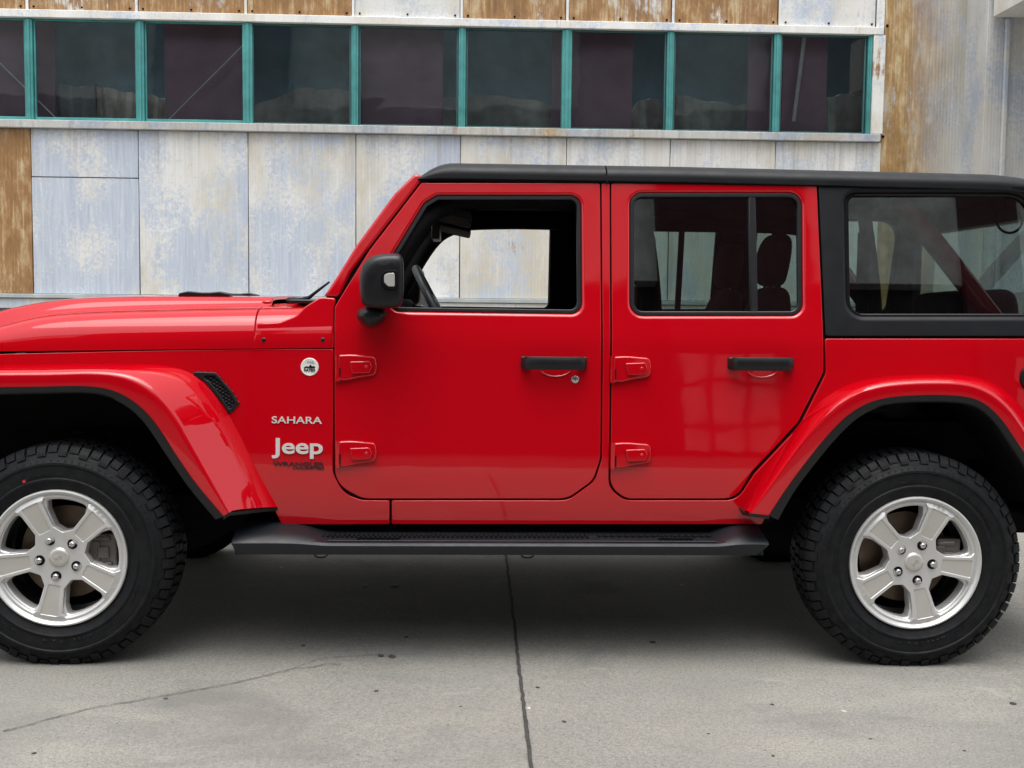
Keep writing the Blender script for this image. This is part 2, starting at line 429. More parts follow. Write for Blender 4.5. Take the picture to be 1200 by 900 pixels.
# ------------------------------------------------------------------ warehouse behind the car
YW = 8.1
def panel_mat(name, rust=0.0, blue=.5, tan=.3, seed=0, tone=1.0, rustx=None, drip=0.0, rustcol=(.33, .165, .05), top=None):
    k = NT(name); off = (seed * 7.3, seed * 3.1, seed * 5.7)
    v = k.map((1, 1, 1), off); vs = k.map((1, 1, .42), off); vv = k.map((1, 1, .05), off)
    n1 = k.noise(vs, 1.7, 5, .55); sp = k.noise(v, 26, 6, .8); stk = k.noise(vv, 30, 5, .7); n1b = k.noise(k.map((1, 1, .8), off), 1.9, 4, .55)
    e = k.math('ADD', k.math('ADD', k.math('MULTIPLY', n1, .5), k.math('MULTIPLY', n1b, .5)), k.math('ADD', k.math('MULTIPLY', k.math('SUBTRACT', sp, .5), .62), k.math('MULTIPLY', k.math('SUBTRACT', stk, .5), .16)))
    t = .60 - blue * .15
    base = k.ramp(k.noise(vs, 3.2, 6, .6), [(.3, tuple(tone * c for c in (.66, .645, .58))), (.7, tuple(tone * c for c in (.80, .805, .795)))])
    base = k.mix(k.ramp(k.noise(k.map((1, 1, .5), (off[2], 1, 2)), 1.3, 6, .65), [(.58 - tan * .25, 0), (.72 - tan * .2, .65)]), base, tuple(tone * c for c in (.52, .46, .33)))
    c = k.mix(k.ramp(e, [(t - .05, 0), (t + .06, .9)]), base, k.ramp(stk, [(.3, tuple(tone * c for c in (.38, .45, .56))), (.7, tuple(tone * c for c in (.58, .64, .73)))]))
    c = k.mix(k.ramp(k.noise(k.map((1, 1, .12), (off[1], 3, 1)), 22, 5, .75), [(.56, 0), (.70, .55)]), c, tuple(tone * q for q in (.80, .80, .78)))
    c = k.mix(k.ramp(k.noise(k.map((1, 1, .3), (off[2], 8, off[0])), 11, 6, .8), [(.66, 0), (.74, .5)]), c, (.33, .22, .12))
    # white flecks
    c = k.mix(k.ramp(k.noise(vs, 60, 3, .7), [(.62, 0), (.72, .6)]), c, (.76, .77, .78))
    if rust > 0:
        rn = k.math('ADD', k.noise(k.map((1, 1, .6), (off[1], 2, off[0])), 2.2, 8, .7), k.math('MULTIPLY', k.math('SUBTRACT', stk, .5), .45))
        tr = .66 - rust * .22
        rc = k.ramp(k.math('ADD', k.math('MULTIPLY', k.noise(vs, 6, 8, .75), .6), k.math('MULTIPLY', stk, .4)), [(.34, tuple(q * .45 for q in rustcol)), (.5, rustcol), (.64, (.62, .50, .30))])
        m = k.ramp(rn, [(tr, 0), (tr + .09, .95)])
        if rustx:      # rust keeps to one edge of the sheet
            sx = k.n('SeparateXYZ'); k.l(k.tc.outputs['Object'], sx.inputs[0])
            q = k.math('ADD', sx.outputs[0], k.math('MULTIPLY', k.noise(v, 5, 5), .35))
            m = k.mix(1.0, m, k.ramp(k.math('MULTIPLY', k.math('SUBTRACT', q, rustx[0]), 1 / (rustx[1] - rustx[0])), [(.0, 1), (1, 0)]), 'MULTIPLY')
        c = k.mix(m, c, rc)
    if top:
        sz = k.n('SeparateXYZ'); k.l(k.tc.outputs['Object'], sz.inputs[0])
        gz = k.ramp(k.math('MULTIPLY', k.math('SUBTRACT', top, sz.outputs[2]), 1.6), [(0, 1), (1, 0)])
        dn = k.ramp(k.noise(k.map((1, 1, .035), off), 9, 6, .75), [(.48, 0), (.70, 1)])
        c = k.mix(k.math('MULTIPLY', k.math('MULTIPLY', dn, gz), .55), c, (.25, .20, .15))
    if drip: c = k.mix(k.math('MULTIPLY', k.ramp(k.noise(k.map((1, 1, .03), off), 12, 6, .75), [(.5, 0), (.72, 1)]), drip), c, (.20, .19, .18))
    k.set(Base_Color=c, Roughness=.6, Specular_IOR_Level=.35)
    wv = k.n('TexWave'); wv.bands_direction = 'X'; wv.inputs['Scale'].default_value = 9; k.l(v, wv.inputs['Vector'])
    k.bump(k.math('ADD', k.math('MULTIPLY', wv.outputs['Fac'], .6), k.math('MULTIPLY', sp, .5)), .35, .006)
    return k.m
bld = bpy.data.objects.new('warehouse', None); C.objects.link(bld); bld.location = (1.5, YW, 0)
tag(bld, 'old metal clad warehouse with rusty white panels and teal framed windows behind the car', 'building')
BO = bld.location
def wpanel(name, x0, x1, y0, y1, mat, Y=YW, th=.03, parent=bld, slope=True, gap=.004, zt=None, zb=None):
    """sheet on the facade; edges given in photo pixels at the facade"""
    a, b = P(x0, (y0 + y1) / 2, Y), P(x1, (y0 + y1) / 2, Y)
    zt_ = P((x0 + x1) / 2, y0, Y).z if zt is None else zt; zb_ = P((x0 + x1) / 2, y1, Y).z if zb is None else zb
    bm = bmesh.new(); box(bm, (a.x + gap, Y, zb_), (b.x - gap, Y + th, zt_))
    o = mesh_obj(name, bm, mat, parent, org=parent.location); bevel(o, .004, 1); return o
def lvl(px, py): return P(px, py, YW).z
Z_RT, Z_RB = lvl(500, 25 - 3), lvl(500, 30)      # white head rail
Z_ST, Z_SB = lvl(500, 149), lvl(500, 158.5)      # sill
Z_LT = lvl(500, 349); Z_LB = lvl(500, 351)
Z_RT = lvl(500, 21.5); Z_RB = lvl(500, 31.0)
print('levels', Z_RT, Z_RB, Z_ST, Z_SB, Z_LT)
TEAL = simple('teal_frame_paint', (.065, .30, .29), .5, var=.25, nscale=5, bump=.2, bscale=90)
FRAMEW = panel_mat('white_rail_paint', 0.12, .2, .1, 31, 1.1)
SILLM = panel_mat('sill_metal', .25, .3, .3, 33, .72, drip=.6)
DARKIN = simple('dark_interior', (.015, .03, .036), .9, var=.3, nscale=2)
WALLC = simple('rough_plinth_concrete', (.23, .225, .205), .9, var=.35, nscale=5, bump=.6, bscale=50)
lowx = [-220, -90, 37.5, 163, 291, 417, 539, 663, 784, 907, 1030]
lowm = [dict(rust=.3, blue=.7, tan=.3), dict(rust=1.7, blue=.2, tan=.8), dict(blue=1.05, tan=.35), dict(blue=.72, tan=.5), dict(blue=.85, tan=.4), dict(blue=.55, tan=.5, drip=.15),
        dict(blue=.35, tan=.85, rust=.12), dict(blue=.15, tan=.25, drip=.3), dict(blue=.1, tan=.5, rust=.1, drip=.3), dict(blue=.12, tan=.2, drip=.65)]
for i, (a, b) in enumerate(zip(lowx, lowx[1:])):
    m = panel_mat('clad_sheet_low', seed=i + 1, top=Z_SB, **lowm[i])
    if i == 2:
        zs = lvl(100, 208)
        wpanel('cladding_sheet', a, b, 150, 348, m, zt=Z_SB, zb=zs + .004); wpanel('cladding_sheet', a, b, 150, 348, m, zt=zs - .004, zb=Z_LT, th=.026, Y=YW + .004)
    else: wpanel('cladding_sheet', a, b, 150, 348, m, zt=Z_SB, zb=Z_LT)
upx = [-220, -94, 32, 160, 288, 414, 541, 665, 789, 914, 1029]
upm = [dict(rust=1.3), dict(rust=1.5), dict(rust=1.45), dict(rust=1.3), dict(rust=1.7), dict(rust=.12, blue=.5, tan=.45), dict(rust=1.6), dict(rust=1.3), dict(rust=1.6), dict(rust=.12, blue=.35, tan=.25)]
for i, (a, b) in enumerate(zip(upx, upx[1:])):
    wpanel('upper_sheet', a, b, -60, 20, panel_mat('clad_sheet_up', seed=i + 20, blue=.2 if 'blue' not in upm[i] else upm[i]['blue'], tan=.7 if 'tan' not in upm[i] else upm[i]['tan'], rust=upm[i]['rust']), zt=Z_RT + 1.3, zb=Z_RT, gap=.016, Y=YW - .004)
    bm = bmesh.new(); xx = P(b, 10, YW).x
    box(bm, (xx - .013, YW - .010, Z_RT + .002), (xx + .013, YW + .02, Z_RT + 1.3)); mesh_obj('joint_strip', bm, FRAMEW, bld, org=BO)
    x0 = P(a, 10, YW).x
    for q in (.06, .5, .94):
        bm = bmesh.new(); bmesh.ops.create_cone(bm, segments=8, radius1=.012, radius2=.009, depth=.012, cap_ends=True, matrix=Matrix.Translation((x0 + (xx - x0) * q, YW - .010, Z_RT + .035)) @ Matrix.Rotation(R(90), 4, 'X')); mesh_obj('rivet', bm, DARK, bld, org=BO)
XL, XR = P(-220, 90, YW).x, P(1030, 90, YW).x
# rails, sill, ledge, plinth
def wbox(name, a, b, mat, bev=.006, parent=bld):
    bm = bmesh.new(); box(bm, a, b); o = mesh_obj(name, bm, mat, parent, org=parent.location); return bevel(o, bev, 2)
wbox('head_rail', (XL, YW - .05, Z_RB), (XR + .02, YW + .08, Z_RT - .003), FRAMEW)
wbox('window_sill', (XL, YW - .06, Z_SB + .003), (XR + .02, YW + .12, Z_ST), SILLM)
xa = P(1021, 90, YW).x
wbox('side_trim', (xa, YW - .045, Z_ST + .003), (P(1035, 90, YW).x, YW + .12, Z_RB - .003), FRAMEW)
wbox('wall_ledge', (XL, YW - .05, lvl(300, 352)), (XR, YW + .05, Z_LT - .003), simple('ledge_metal', (.40, .43, .43), .6, var=.25, nscale=3))
wbox('base_strip', (XL, YW - .025, lvl(100, 362)), (XR, YW + .05, lvl(300, 352) - .003), panel_mat('base_strip_paint', .25, .2, .5, 41, 1.0))
bm = bmesh.new(); box(bm, (XL - 5, YW + .01, -.05), (XR, YW + .3, lvl(100, 362) - .004)); mesh_obj('plinth', bm, WALLC, bld, org=BO)
# window openings
mul = [-220, -92, 35, 165, 290.5, 416, 541.5, 664, 785, 910, 1019]
mw = [7, 7, 8, 8.5, 11, 8, 8, 11, 8, 8, 6]
for i, (mx, ww) in enumerate(zip(mul, mw)):
    x = P(mx, 90, YW).x; hw = ww / 2 / F * (YW + DIST)
    bm = bmesh.new(); box(bm, (x - hw, YW - .02, Z_ST + .002), (x + hw, YW + .06, Z_RB - .002)); box(bm, (x - hw * .35, YW - .032, Z_ST + .004), (x + hw * .35, YW - .015, Z_RB - .004))
    o = mesh_obj('window_mullion', bm, TEAL, bld, org=BO); bevel(o, .005, 2)
for i in range(len(mul) - 1):
    a, b = P(mul[i], 90, YW).x, P(mul[i + 1], 90, YW).x
    bm = bmesh.new(); t = .022
    box(bm, (a + .05, YW + .005, Z_ST + .003), (b - .05, YW + .05, Z_ST + .003 + (.035 if i < 4 else .018))); box(bm, (a + .05, YW + .005, Z_RB - .02), (b - .05, YW + .05, Z_RB - .003))
    for q in (a + .042, b - .058): box(bm, (q, YW + .008, Z_ST + .004), (q + .016, YW + .05, Z_RB - .004))
    wf = mesh_obj('window_frame', bm, TEAL if i < 4 else simple('faded_frame', (.05, .13, .13), .6), bld, org=BO); bevel(wf, .003, 1)
    bm = bmesh.new(); vs = [bm.verts.new(q) for q in ((a + .03, YW + .03, Z_ST), (b - .03, YW + .03 + random.uniform(-.004, .004), Z_ST), (b - .03, YW + .03, Z_RB), (a + .03, YW + .03 + random.uniform(-.004, .004), Z_RB))]
    bm.faces.new(vs); mesh_obj('window_pane', bm, WINGL, bld, org=BO)
# dark room behind the glass
bm = bmesh.new()
box(bm, (XL, YW + 2.2, 0), (XR + .3, YW + 2.3, 6.2)); box(bm, (XL, YW + .13, Z_ST - .35), (XR, YW + 2.2, Z_ST - .25));
box(bm, (XR + .2, YW + .1, 0), (XR + .3, YW + 2.2, 6.2)); box(bm, (XL - .1, YW + .1, 0), (XL, YW + 2.2, 6.2))
mesh_obj('inner_room', bm, DARKIN, bld, org=BO)
MAROON = simple('maroon_board', (.30, .19, .25), .85, var=.2, nscale=1.5)
GREYB = simple('blue_grey_board', (.07, .16, .21), .85, var=.3, nscale=2)
Yi = YW + .28
for (a, b) in ((-80, 31), (40, 64), (193, 284), (424, 519), (647, 659), (671, 741), (877, 905), (917, 969)):
    p, q = P(a, 90, Yi), P(b, 90, Yi); bm = bmesh.new(); box(bm, (p.x, Yi, Z_ST - .2), (q.x, Yi + .03, Z_RB + .3)); mesh_obj('inner_board', bm, MAROON, bld, org=BO)
bm = bmesh.new(); box(bm, (XL, YW + .95, Z_ST - .2), (XR, YW + .98, Z_RB + .4)); mesh_obj('inner_partition', bm, GREYB, bld, org=BO)
TARP = simple('grey_tarp', (.27, .28, .26), .85, var=.3, nscale=5, bump=.6, bscale=14)
CART = simple('pale_cartons', (.48, .44, .39), .85, var=.35, nscale=6, bump=.3, bscale=20)
def heap(x0, x1, yt, mat, label, seed, lump=.05, depth=.6, prof_=None, Yh=None):
    Yh = Yh or Yi + .06
    a, b = P(x0, 120, Yh), P(x1, 120, Yh); zt = P((x0 + x1) / 2, yt, Yh).z; z0 = Z_ST - .25
    bm = bmesh.new(); n, m = 22, 12; rn = random.Random(seed); ph = rn.uniform(0, 6)
    rows = []
    for j in range(m + 1):
        v = j / m; row = []
        for i in range(n + 1):
            u = i / n; top = (prof_(u) if prof_ else 1 - .25 * abs(2 * u - 1) ** 3)
            if v < .6: y = 0.0 + .06 * math.sin(5 * v + 7 * u + ph) + .03 * math.sin(23 * u + ph); zz = z0 + (zt - z0) * top * (v / .6)
            else: y = (v - .6) / .4 * depth; zz = z0 + (zt - z0) * top * (1 - .1 * ((v - .6) / .4))
            row.append((a.x + (b.x - a.x) * u, Yh + y + .06, zz + .01 * math.sin(17 * u + 4 * v + ph)))
        rows.append([bm.verts.new(q) for q in row])
    for A, B in zip(rows, rows[1:]):
        for i in range(n): bm.faces.new((A[i], A[i + 1], B[i + 1], B[i]))
    # back and base close the heap
    o = rows[-1]; base = [bm.verts.new((v.co.x, v.co.y, z0)) for v in o]
    for i in range(n): bm.faces.new((o[i], o[i + 1], base[i + 1], base[i]))
    bmesh.ops.recalc_face_normals(bm, faces=bm.faces)
    org = ((a.x + b.x) / 2, Yh + .3, z0); o = mesh_obj('covered_stack', bm, mat, smooth=45, org=org); o.location = org
    tag(o, label, 'covered stack', 'covered stacks inside the warehouse windows')
heap(63, 112, 97, simple('grey_sack', (.20,.22,.23), .85, var=.2), 'dark grey square bale inside the second window from the left', 1, prof_=lambda u: 1)
heap(110, 165, 99, CART, 'pale brown wrapped stack inside the second window beside a dark bale', 2, prof_=lambda u: 1 - .1 * u)
heap(168, 205, 107, CART, 'small pale wrapped stack at the left of the third window', 3, prof_=lambda u: 1 - .12 * u)
heap(200, 289, 117, CART, 'low row of pale cartons behind the diagonal rod of the third window', 4, prof_=lambda u: 1 - .2 * u)
heap(296, 413, 101, TARP, 'grey tarpaulin mound inside the fourth window from the left', 5, prof_=lambda u: 1 - .35 * max(0, .45 - u) ** 1.2 * 2)
heap(519, 655, 110, TARP, 'grey rounded tarpaulin mound inside the sixth window', 6, prof_=lambda u: 1 - .28 * abs(u - .35) ** 2)
heap(741, 784, 112, TARP, 'narrow grey tarpaulin mound beside the maroon board of the seventh window', 7)
heap(790, 880, 109, TARP, 'grey tarpaulin mound inside the eighth window', 8, prof_=lambda u: 1 - .15 * u)
heap(961, 1018, 107, TARP, 'grey tarpaulin mound inside the rightmost window', 9, prof_=lambda u: 1 - .1 * abs(u - .5))
heap(-60, 60, 130, CART, 'low pale carton row inside the leftmost window', 10, prof_=lambda u: 1)
ROD = simple('rod_metal', (.75, .74, .72), .6)
for (a, b) in (((0, 74), (66, 139)), ((286, 52), (197, 141)), ((943, 42), (930, 142))):
    bm = bmesh.new(); tube(bm, [P(a[0], a[1], YW + .17), P(b[0], b[1], YW + .17)], .008 if a[0] < 900 else .022, 6); mesh_obj('brace_rod', bm, ROD, bld, smooth=60, org=BO)
# tall sheet right of the windows
xb0, xb1 = P(1030, 100, YW).x, P(1149, 100, YW).x
TALL = panel_mat('tall_sheet', 1.5, .45, .6, 52, .70, rustx=(xb0 - 1.5 + .45, xb0 - 1.5 + 1.0), rustcol=(.36, .21, .07))
bm = bmesh.new(); box(bm, (xb0 + .045, YW - .004, lvl(100, 362)), (xb1, YW + .04, Z_RT + 1.3)); o = mesh_obj('tall_sheet', bm, TALL, bld, org=BO); bevel(o, .004, 1)
wbox('corner_filler', (P(1029, 10, YW).x - .003, YW + .002, Z_RT + .002), (xb0 + .042, YW + .04, Z_RT + 1.3), FRAMEW)
wbox('corner_filler', (P(1034, 90, YW).x, YW + .004, lvl(100, 362)), (xb0 + .042, YW + .04, Z_RT), TALL)
bm = bmesh.new(); box(bm, (xb0, YW + .012, -.05), (xb1 + .3, YW + .3, lvl(100, 362) - .004)); mesh_obj('plinth', bm, WALLC, bld, org=BO)
bm = bmesh.new()
for (px, py) in ((1138, 30), (1133, 159), (1035, 160), (1040, 30)):
    bm = bmesh.new(); p = P(px, py, YW - .01); bmesh.ops.create_cone(bm, segments=10, radius1=.016, radius2=.012, depth=.012, cap_ends=True, matrix=Matrix.Translation(p) @ Matrix.Rotation(R(90), 4, 'X')); mesh_obj('rivet', bm, DARK, bld, org=BO)
wbox('corner_strip', (xb1 + .003, YW - .04, -.02), (P(1156, 90, YW).x, YW + .06, Z_RT + 1.3), panel_mat('corner_paint', .1, .3, .3, 61, .85))
wbox('upper_wall', (XL - 5, YW + .04, Z_RT + 1.303), (xb1 + .1, YW + .3, 6.4), panel_mat('upper_wall_sheet', .6, .4, .4, 71, .9))
wbox('parapet', (XL - 5, YW - .05, 6.402), (xb1 + .1, YW + .4, 6.6), FRAMEW)
bm = bmesh.new(); box(bm, (XL - 5, YW + .0, lvl(100, 362)), (XL - .003, YW + .3, Z_RT + 1.3)); mesh_obj('side_sheet', bm, panel_mat('side_sheet', .4, .4, .4, 72, .9), bld, org=BO)

bm = bmesh.new(); bm.faces.new([bm.verts.new(q) for q in ((XL, YW + .3, 6.41), (XR + .3, YW + .3, 6.41), (XR + .3, YW + 2.3, 6.41), (XL, YW + 2.3, 6.41))]); mesh_obj('added_roof_pane', bm, CLEAR, bld, org=BO)  # unseen pane over an open roof, added to let sky brighten the room
# ------------------------------------------------------------------ annex at the right
ann = bpy.data.objects.new('annex_building', None); C.objects.link(ann); YA = YW - .5
ax0 = P(1154.5, 100, YA).x; ann.location = (ax0 + 3, YA, 0)
tag(ann, 'off white ribbed annex with a projecting canopy at the right edge', 'building')
AM = panel_mat('annex_sheet', .0, .25, .12, 81, .78, drip=.25)
wbox('annex_wall', (ax0, YA, -.12), (ax0 + 7, YA + 4, 7.2), AM, parent=ann)
zc = P(1157, 21.5, YA).z
for i in range(20):
    xx = P(1174, 100, YA).x + i * .36
    wbox('wall_rib', (xx, YA - .05, -.1), (xx + .05, YA - .002, zc - .01), AM, parent=ann, bev=.012)
wbox('canopy', (ax0 + .03, YA - 3.2, zc), (ax0 + 7, YA - .055, zc + .7), panel_mat('canopy_paint', .08, .2, .3, 83, 1.0), parent=ann)

# ------------------------------------------------------------------ building across the yard (seen only in the paint and glass)
opp = bpy.data.objects.new('facing_building', None); C.objects.link(opp); YO = -14.5; opp.location = (2, YO, 0)
tag(opp, 'grey rendered building across the yard mirrored in the car windows and doors', 'building')
bm = bmesh.new(); box(bm, (-16, YO - 3, 7.3), (26, YO, 10.4)); mesh_obj('upper_wall', bm, simple('pale_render', (.72, .77, .74), .85, var=.3, nscale=2.4), opp, org=opp.location)
bm = bmesh.new(); box(bm, (-16, YO - 3, -.15), (26, YO - .3, 7.297)); mesh_obj('lower_wall', bm, simple('dark_brick', (.045, .035, .035), .85, var=.3, nscale=3), opp, org=opp.location)
for x0, x1 in ((4.8, 7.5), (10.6, 13.5), (-8, -4)):
    bm = bmesh.new(); box(bm, (x0, YO - .3, -.1), (x1, YO + .35, 10.7)); mesh_obj('dark_bay', bm, simple('maroon_cladding', (.085, .028, .035), .8, var=.2, nscale=2), opp, org=opp.location)
PALE = simple('pale_shutter', (.50, .46, .46), .6, var=.2, nscale=3)
for x, yy in ((4.95, .36), (12.2, .36), (-12.5, -.29)):
    bm = bmesh.new()
    for a in range(3):
        for b in range(3): box(bm, (x + a * .56, YO + yy, .35 + b * .68), (x + a * .56 + .44, YO + yy + .05, .35 + b * .68 + .56))
    mesh_obj('shutter', bm, PALE, opp, org=opp.location)
ADDLANE = simple('added_lane_dark', (.055, .052, .05), .9, var=.25, nscale=4, bump=.4, bscale=80)  # unseen dark ground, added so the doors mirror less pale concrete
bm = bmesh.new(); vs = [bm.verts.new(q) for q in ((-60, -14.4, .004 + 60 * SLOPE), (60, -14.4, .004 - 60 * SLOPE), (60, -5.6, .004 - 60 * SLOPE), (-60, -5.6, .004 + 60 * SLOPE))]; bm.faces.new(vs)
tag(mesh_obj('added_dark_lane', bm, ADDLANE), kind='structure')

# ================================================================== THE CAR
car = bpy.data.objects.new('off_road_car', None); C.objects.link(car); car.location = (1.5, YC, 0); CO = Vector(car.location)
tag(car, 'bright red four door off-road car with black hardtop parked side-on on the concrete', 'car')
def part(name, bm, mat, parent=car, smooth=40, **kw): return mesh_obj(name, bm, mat, parent, smooth=smooth, org=CO)
def mirror(o):
    c = o.copy(); C.objects.link(c); c.scale = (1, -1, 1)
    for ch in o.children:
        d = ch.copy(); C.objects.link(d); d.parent = c
    return c
def cplate(name, outer, holes, mat, parent=car, **kw): return plate(name, outer, holes, mat, parent, org=CO, **kw)

# inner shell (dark structure seen in the shut lines and through the windows)
fw_hole = [(449, 321, 0), (500, 235, 14), (520, 232, 4), (676, 232, 12), (678, 364, 12), (462, 362, 10)]
fw_hole_o = [(446, 322, 4), (497, 238, 10), (512, 229, 8), (681, 229, 13), (682, 368, 13), (460, 365, 12)]
rw_hole = [(738.5, 226, 15), (940, 226, 15), (941, 370, 15), (738.5, 370, 15)]
qw_hole = [(990.5, 226, 14), (1214, 226, 32), (1216, 371, 14), (993, 371, 20)]
shell_out = [(388, 352), (424, 294), (486, 214), (700, 214), (957, 214), (1232, 216), (1240, 400), (1238, 560), (1215, 560), (1190, 500), (1130, 462), (1040, 462), (985, 490), (905, 612), (395, 612), (325, 600), (275, 520), (225, 445), (160, 432), (-60, 440), (-118, 450), (-118, 424), (0, 420), (300, 412), (389, 410)]
sh = cplate('inner_shell', SO(shell_out, off=.02), [SO(h, off=.02) for h in ([(p[0], p[1] - .5, p[2]) for p in fw_hole], [(742, 229, 12), (937, 229, 12), (938, 368, 12), (742, 367, 12)], [(994, 229, 12), (1211, 229, 28), (1213, 368, 12), (996, 368, 16)])], MATTE, shift=.016, thick=.05, back=True)
mirror(sh)

# doors -------------------------------------------------
fd = [(392.2, 360, 6), (399.6, 347.5, 6), (433.2, 293), (494, 214.2, 3), (703.2, 214.2, 3), (703.6, 537, 40), (695, 563, 25), (665, 584.5, 30), (425, 584.5, 30), (392.6, 567, 30)]
frontdoor = cplate('front_door', SO(fd, 8), [SO(fw_hole_o, 8)], RED, thick=.035, bo=.0032, bh=.013)
rd = [(716.3, 214.2, 3), (957, 214.2, 3), (963, 350), (965, 436, 14), (935, 495, 10), (881, 553, 22), (862, 584.5, 25), (733, 584.5, 22), (715.2, 570.5, 22)]
reardoor = cplate('rear_door', SO(rd, 8), [SO(rw_hole, 8)], RED, thick=.035, bo=.0032, bh=.013)
# body side: pillar, sill and rear quarter in one pressing
bs = [(459, 614.5, 2), (459, 586.5, 2), (666, 586.5, 26), (697, 564, 22), (705.5, 538, 30), (705, 214.5, 2), (714.5, 214.5, 2), (713, 572, 22), (732, 586.5, 22), (864, 586.5, 24), (884, 555.5, 22), (938, 498, 10), (968, 438, 14), (967, 396.8, 3), (1238, 396.8, 4), (1238, 572, 6), (1216, 572), (1198, 505, 20), (1165, 462, 20), (1130, 456, 10), (1050, 456, 10), (990, 475, 20), (900, 600), (893, 614.5)]
bodyside = cplate('body_side', SO(bs, 6), [], RED, thick=.03, bo=.003)
# front wing side panel
ws = [(-116, 420), (0, 414.8, 0), (150, 411.3), (300, 408.9, 0), (390.6, 408.9, 2), (390, 555, 28), (403, 579, 28), (425, 586.5, 20), (456.5, 586.5, 2), (456.5, 614.5, 2), (330, 614.5), (310, 575), (262, 490), (215, 442), (150, 436), (-60, 438), (-116, 450)]
wing = cplate('front_wing', SO(ws, 6), [], RED, thick=.03, bo=.003)
# windshield pillar
ap = [(379.5, 347), (396, 322), (417, 288), (462, 227), (486, 203.5, 5), (492.5, 204.5, 4), (493, 212.5, 2), (432, 291), (411, 319), (399, 344), (394.5, 348)]
pillar = cplate('windshield_pillar', SO(ap, 4), [], RED, thick=.055, bo=.010)
# quarter hardtop side
qp = [(959, 214.5, 3), (1230, 216, 12), (1238, 300), (1239, 394, 4), (967.5, 394, 3), (965, 340)]
hardside = cplate('hardtop_side', SO(qp, 6), [SO(qw_hole, 8)], TOPM, thick=.04, bh=.018)
# glass + seals
def ring(name, hole, w_, mat, parent, dep, t=.012, b=.004):
    lo = SO(hole, 8); inn = inward(lo if area(lo) > 0 else lo[::-1]); lo = lo if area(lo) > 0 else lo[::-1]
    ins = [p + m * w_ for p, m in zip(lo, inn)]
    return cplate(name, lo, [ins], mat, parent, thick=t, bo=b, bh=b, shift=dep, step=.03)
def pane(name, hole, mat, parent, dep):
    return cplate(name, SO(hole, 8), [], mat, parent, thick=.0012, bo=.0004, shift=dep, step=.03)
ring('window_seal', fw_hole_o, .016, BLK, frontdoor, .009)
ring('window_seal', rw_hole, .016, BLK, reardoor, .006)
ring('window_seal', qw_hole, .010, BLK, hardside, .016)
pane('door_glass', rw_hole, TINT, reardoor, .020)
pane('quarter_glass', qw_hole, TINT, hardside, .030)
a, b = S(882, 228), S(884, 368); bm = bmesh.new()
box(bm, (a.x - .014, -.008, a.z - .73 - (a.z - .73) + b.z), (a.x + .014, .012, a.z))
for v in bm.verts: v.co.y += prof(v.co.x, v.co.z) + .016
o = part('glass_divider', bm, BLK, reardoor); bevel(o, .004, 2)
# handles
def handle(cx, cy, par, keyhole):
    p = S(cx, cy); L = 76 / 322 / 2
    # recess cup
    bm = bmesh.new()
    prfl = [(.0, .002), (.028, .001), (.046, -.003), (.052, .0)]
    q = S(cx + 2, cy + 7); n = 28; rows = []
    for r_, d_ in ((1, 0.003), (1.0, -.0035), (.93, -.0045), (.86, -.001), (.5, .0), (0.001, .001)):
        rows.append([Vector((q.x + .058 * r_ * math.cos(2 * math.pi * k / n), q.y + d_, q.z + .030 * r_ * math.sin(2 * math.pi * k / n))) for k in range(n + 1)])
    loft(bm, rows); bmesh.ops.remove_doubles(bm, verts=bm.verts, dist=1e-5)
    part('handle_cup', bm, RED, par, 60)
    bm = bmesh.new()
    hx = [(-L, .0), (-L * .93, -.022), (-L * .8, -.038), (-L * .5, -.046), (0, -.048), (L * .5, -.046), (L * .8, -.040), (L * .95, -.026), (L, .0)]
    rows = []
    for x, y in cat([(x, y, 0) for x, y in hx], 3) and [(v.x, v.y) for v in cat([(x, y, 0) for x, y in hx], 3)]:
        e = 1 - max(0, abs(x / L) - .86) / .14 * .35; hh = .0235 * e; t = .012
        o8 = [(-.5, -1), (.5, -1), (1, -.5), (1, .5), (.5, 1), (-.5, 1), (-1, .5), (-1, -.5)]
        rows.append([Vector((p.x + x, p.y + y + u * t * .8, p.z + v * hh)) for u, v in o8 + o8[:1]])
    loft(bm, rows); bmesh.ops.remove_doubles(bm, verts=bm.verts, dist=1e-5)
    bmesh.ops.holes_fill(bm, edges=bm.edges, sides=12); bmesh.ops.recalc_face_normals(bm, faces=bm.faces)
    o = part('door_handle', bm, BLK, par, 40); bevel(o, .002, 2)
    bm = bmesh.new(); box(bm, (p.x + L * .45, p.y - .050, p.z - .010), (p.x + L * .8, p.y - .044, p.z + .012))
    for v in bm.verts: pass
    # mounting pads
    bm.free(); bm = bmesh.new()
    for s in (-1, 1):
        bm = bmesh.new(); box(bm, (p.x + s * L * .86 - .018, p.y - .014, p.z - .022), (p.x + s * L * .86 + .018, p.y + .004, p.z + .022))
        o = part('handle_mount', bm, BLK, par); bevel(o, .006, 3)
    if keyhole:
        q = S(674, 444.5); bm = bmesh.new(); lathe(bm, [(0.0005, -.005), (.010, -.005), (.0135, -.003), (.0145, .003)], 24); bmesh.ops.translate(bm, vec=q, verts=bm.verts); part('door_lock', bm, CHROME, par, 30)
        bm = bmesh.new(); box(bm, (q.x - .001, q.y - .0062, q.z - .005), (q.x + .001, q.y - .0045, q.z + .005)); part('key_slot', bm, MATTE, par)
handle(649, 425, frontdoor, True); handle(891, 426, reardoor, False)
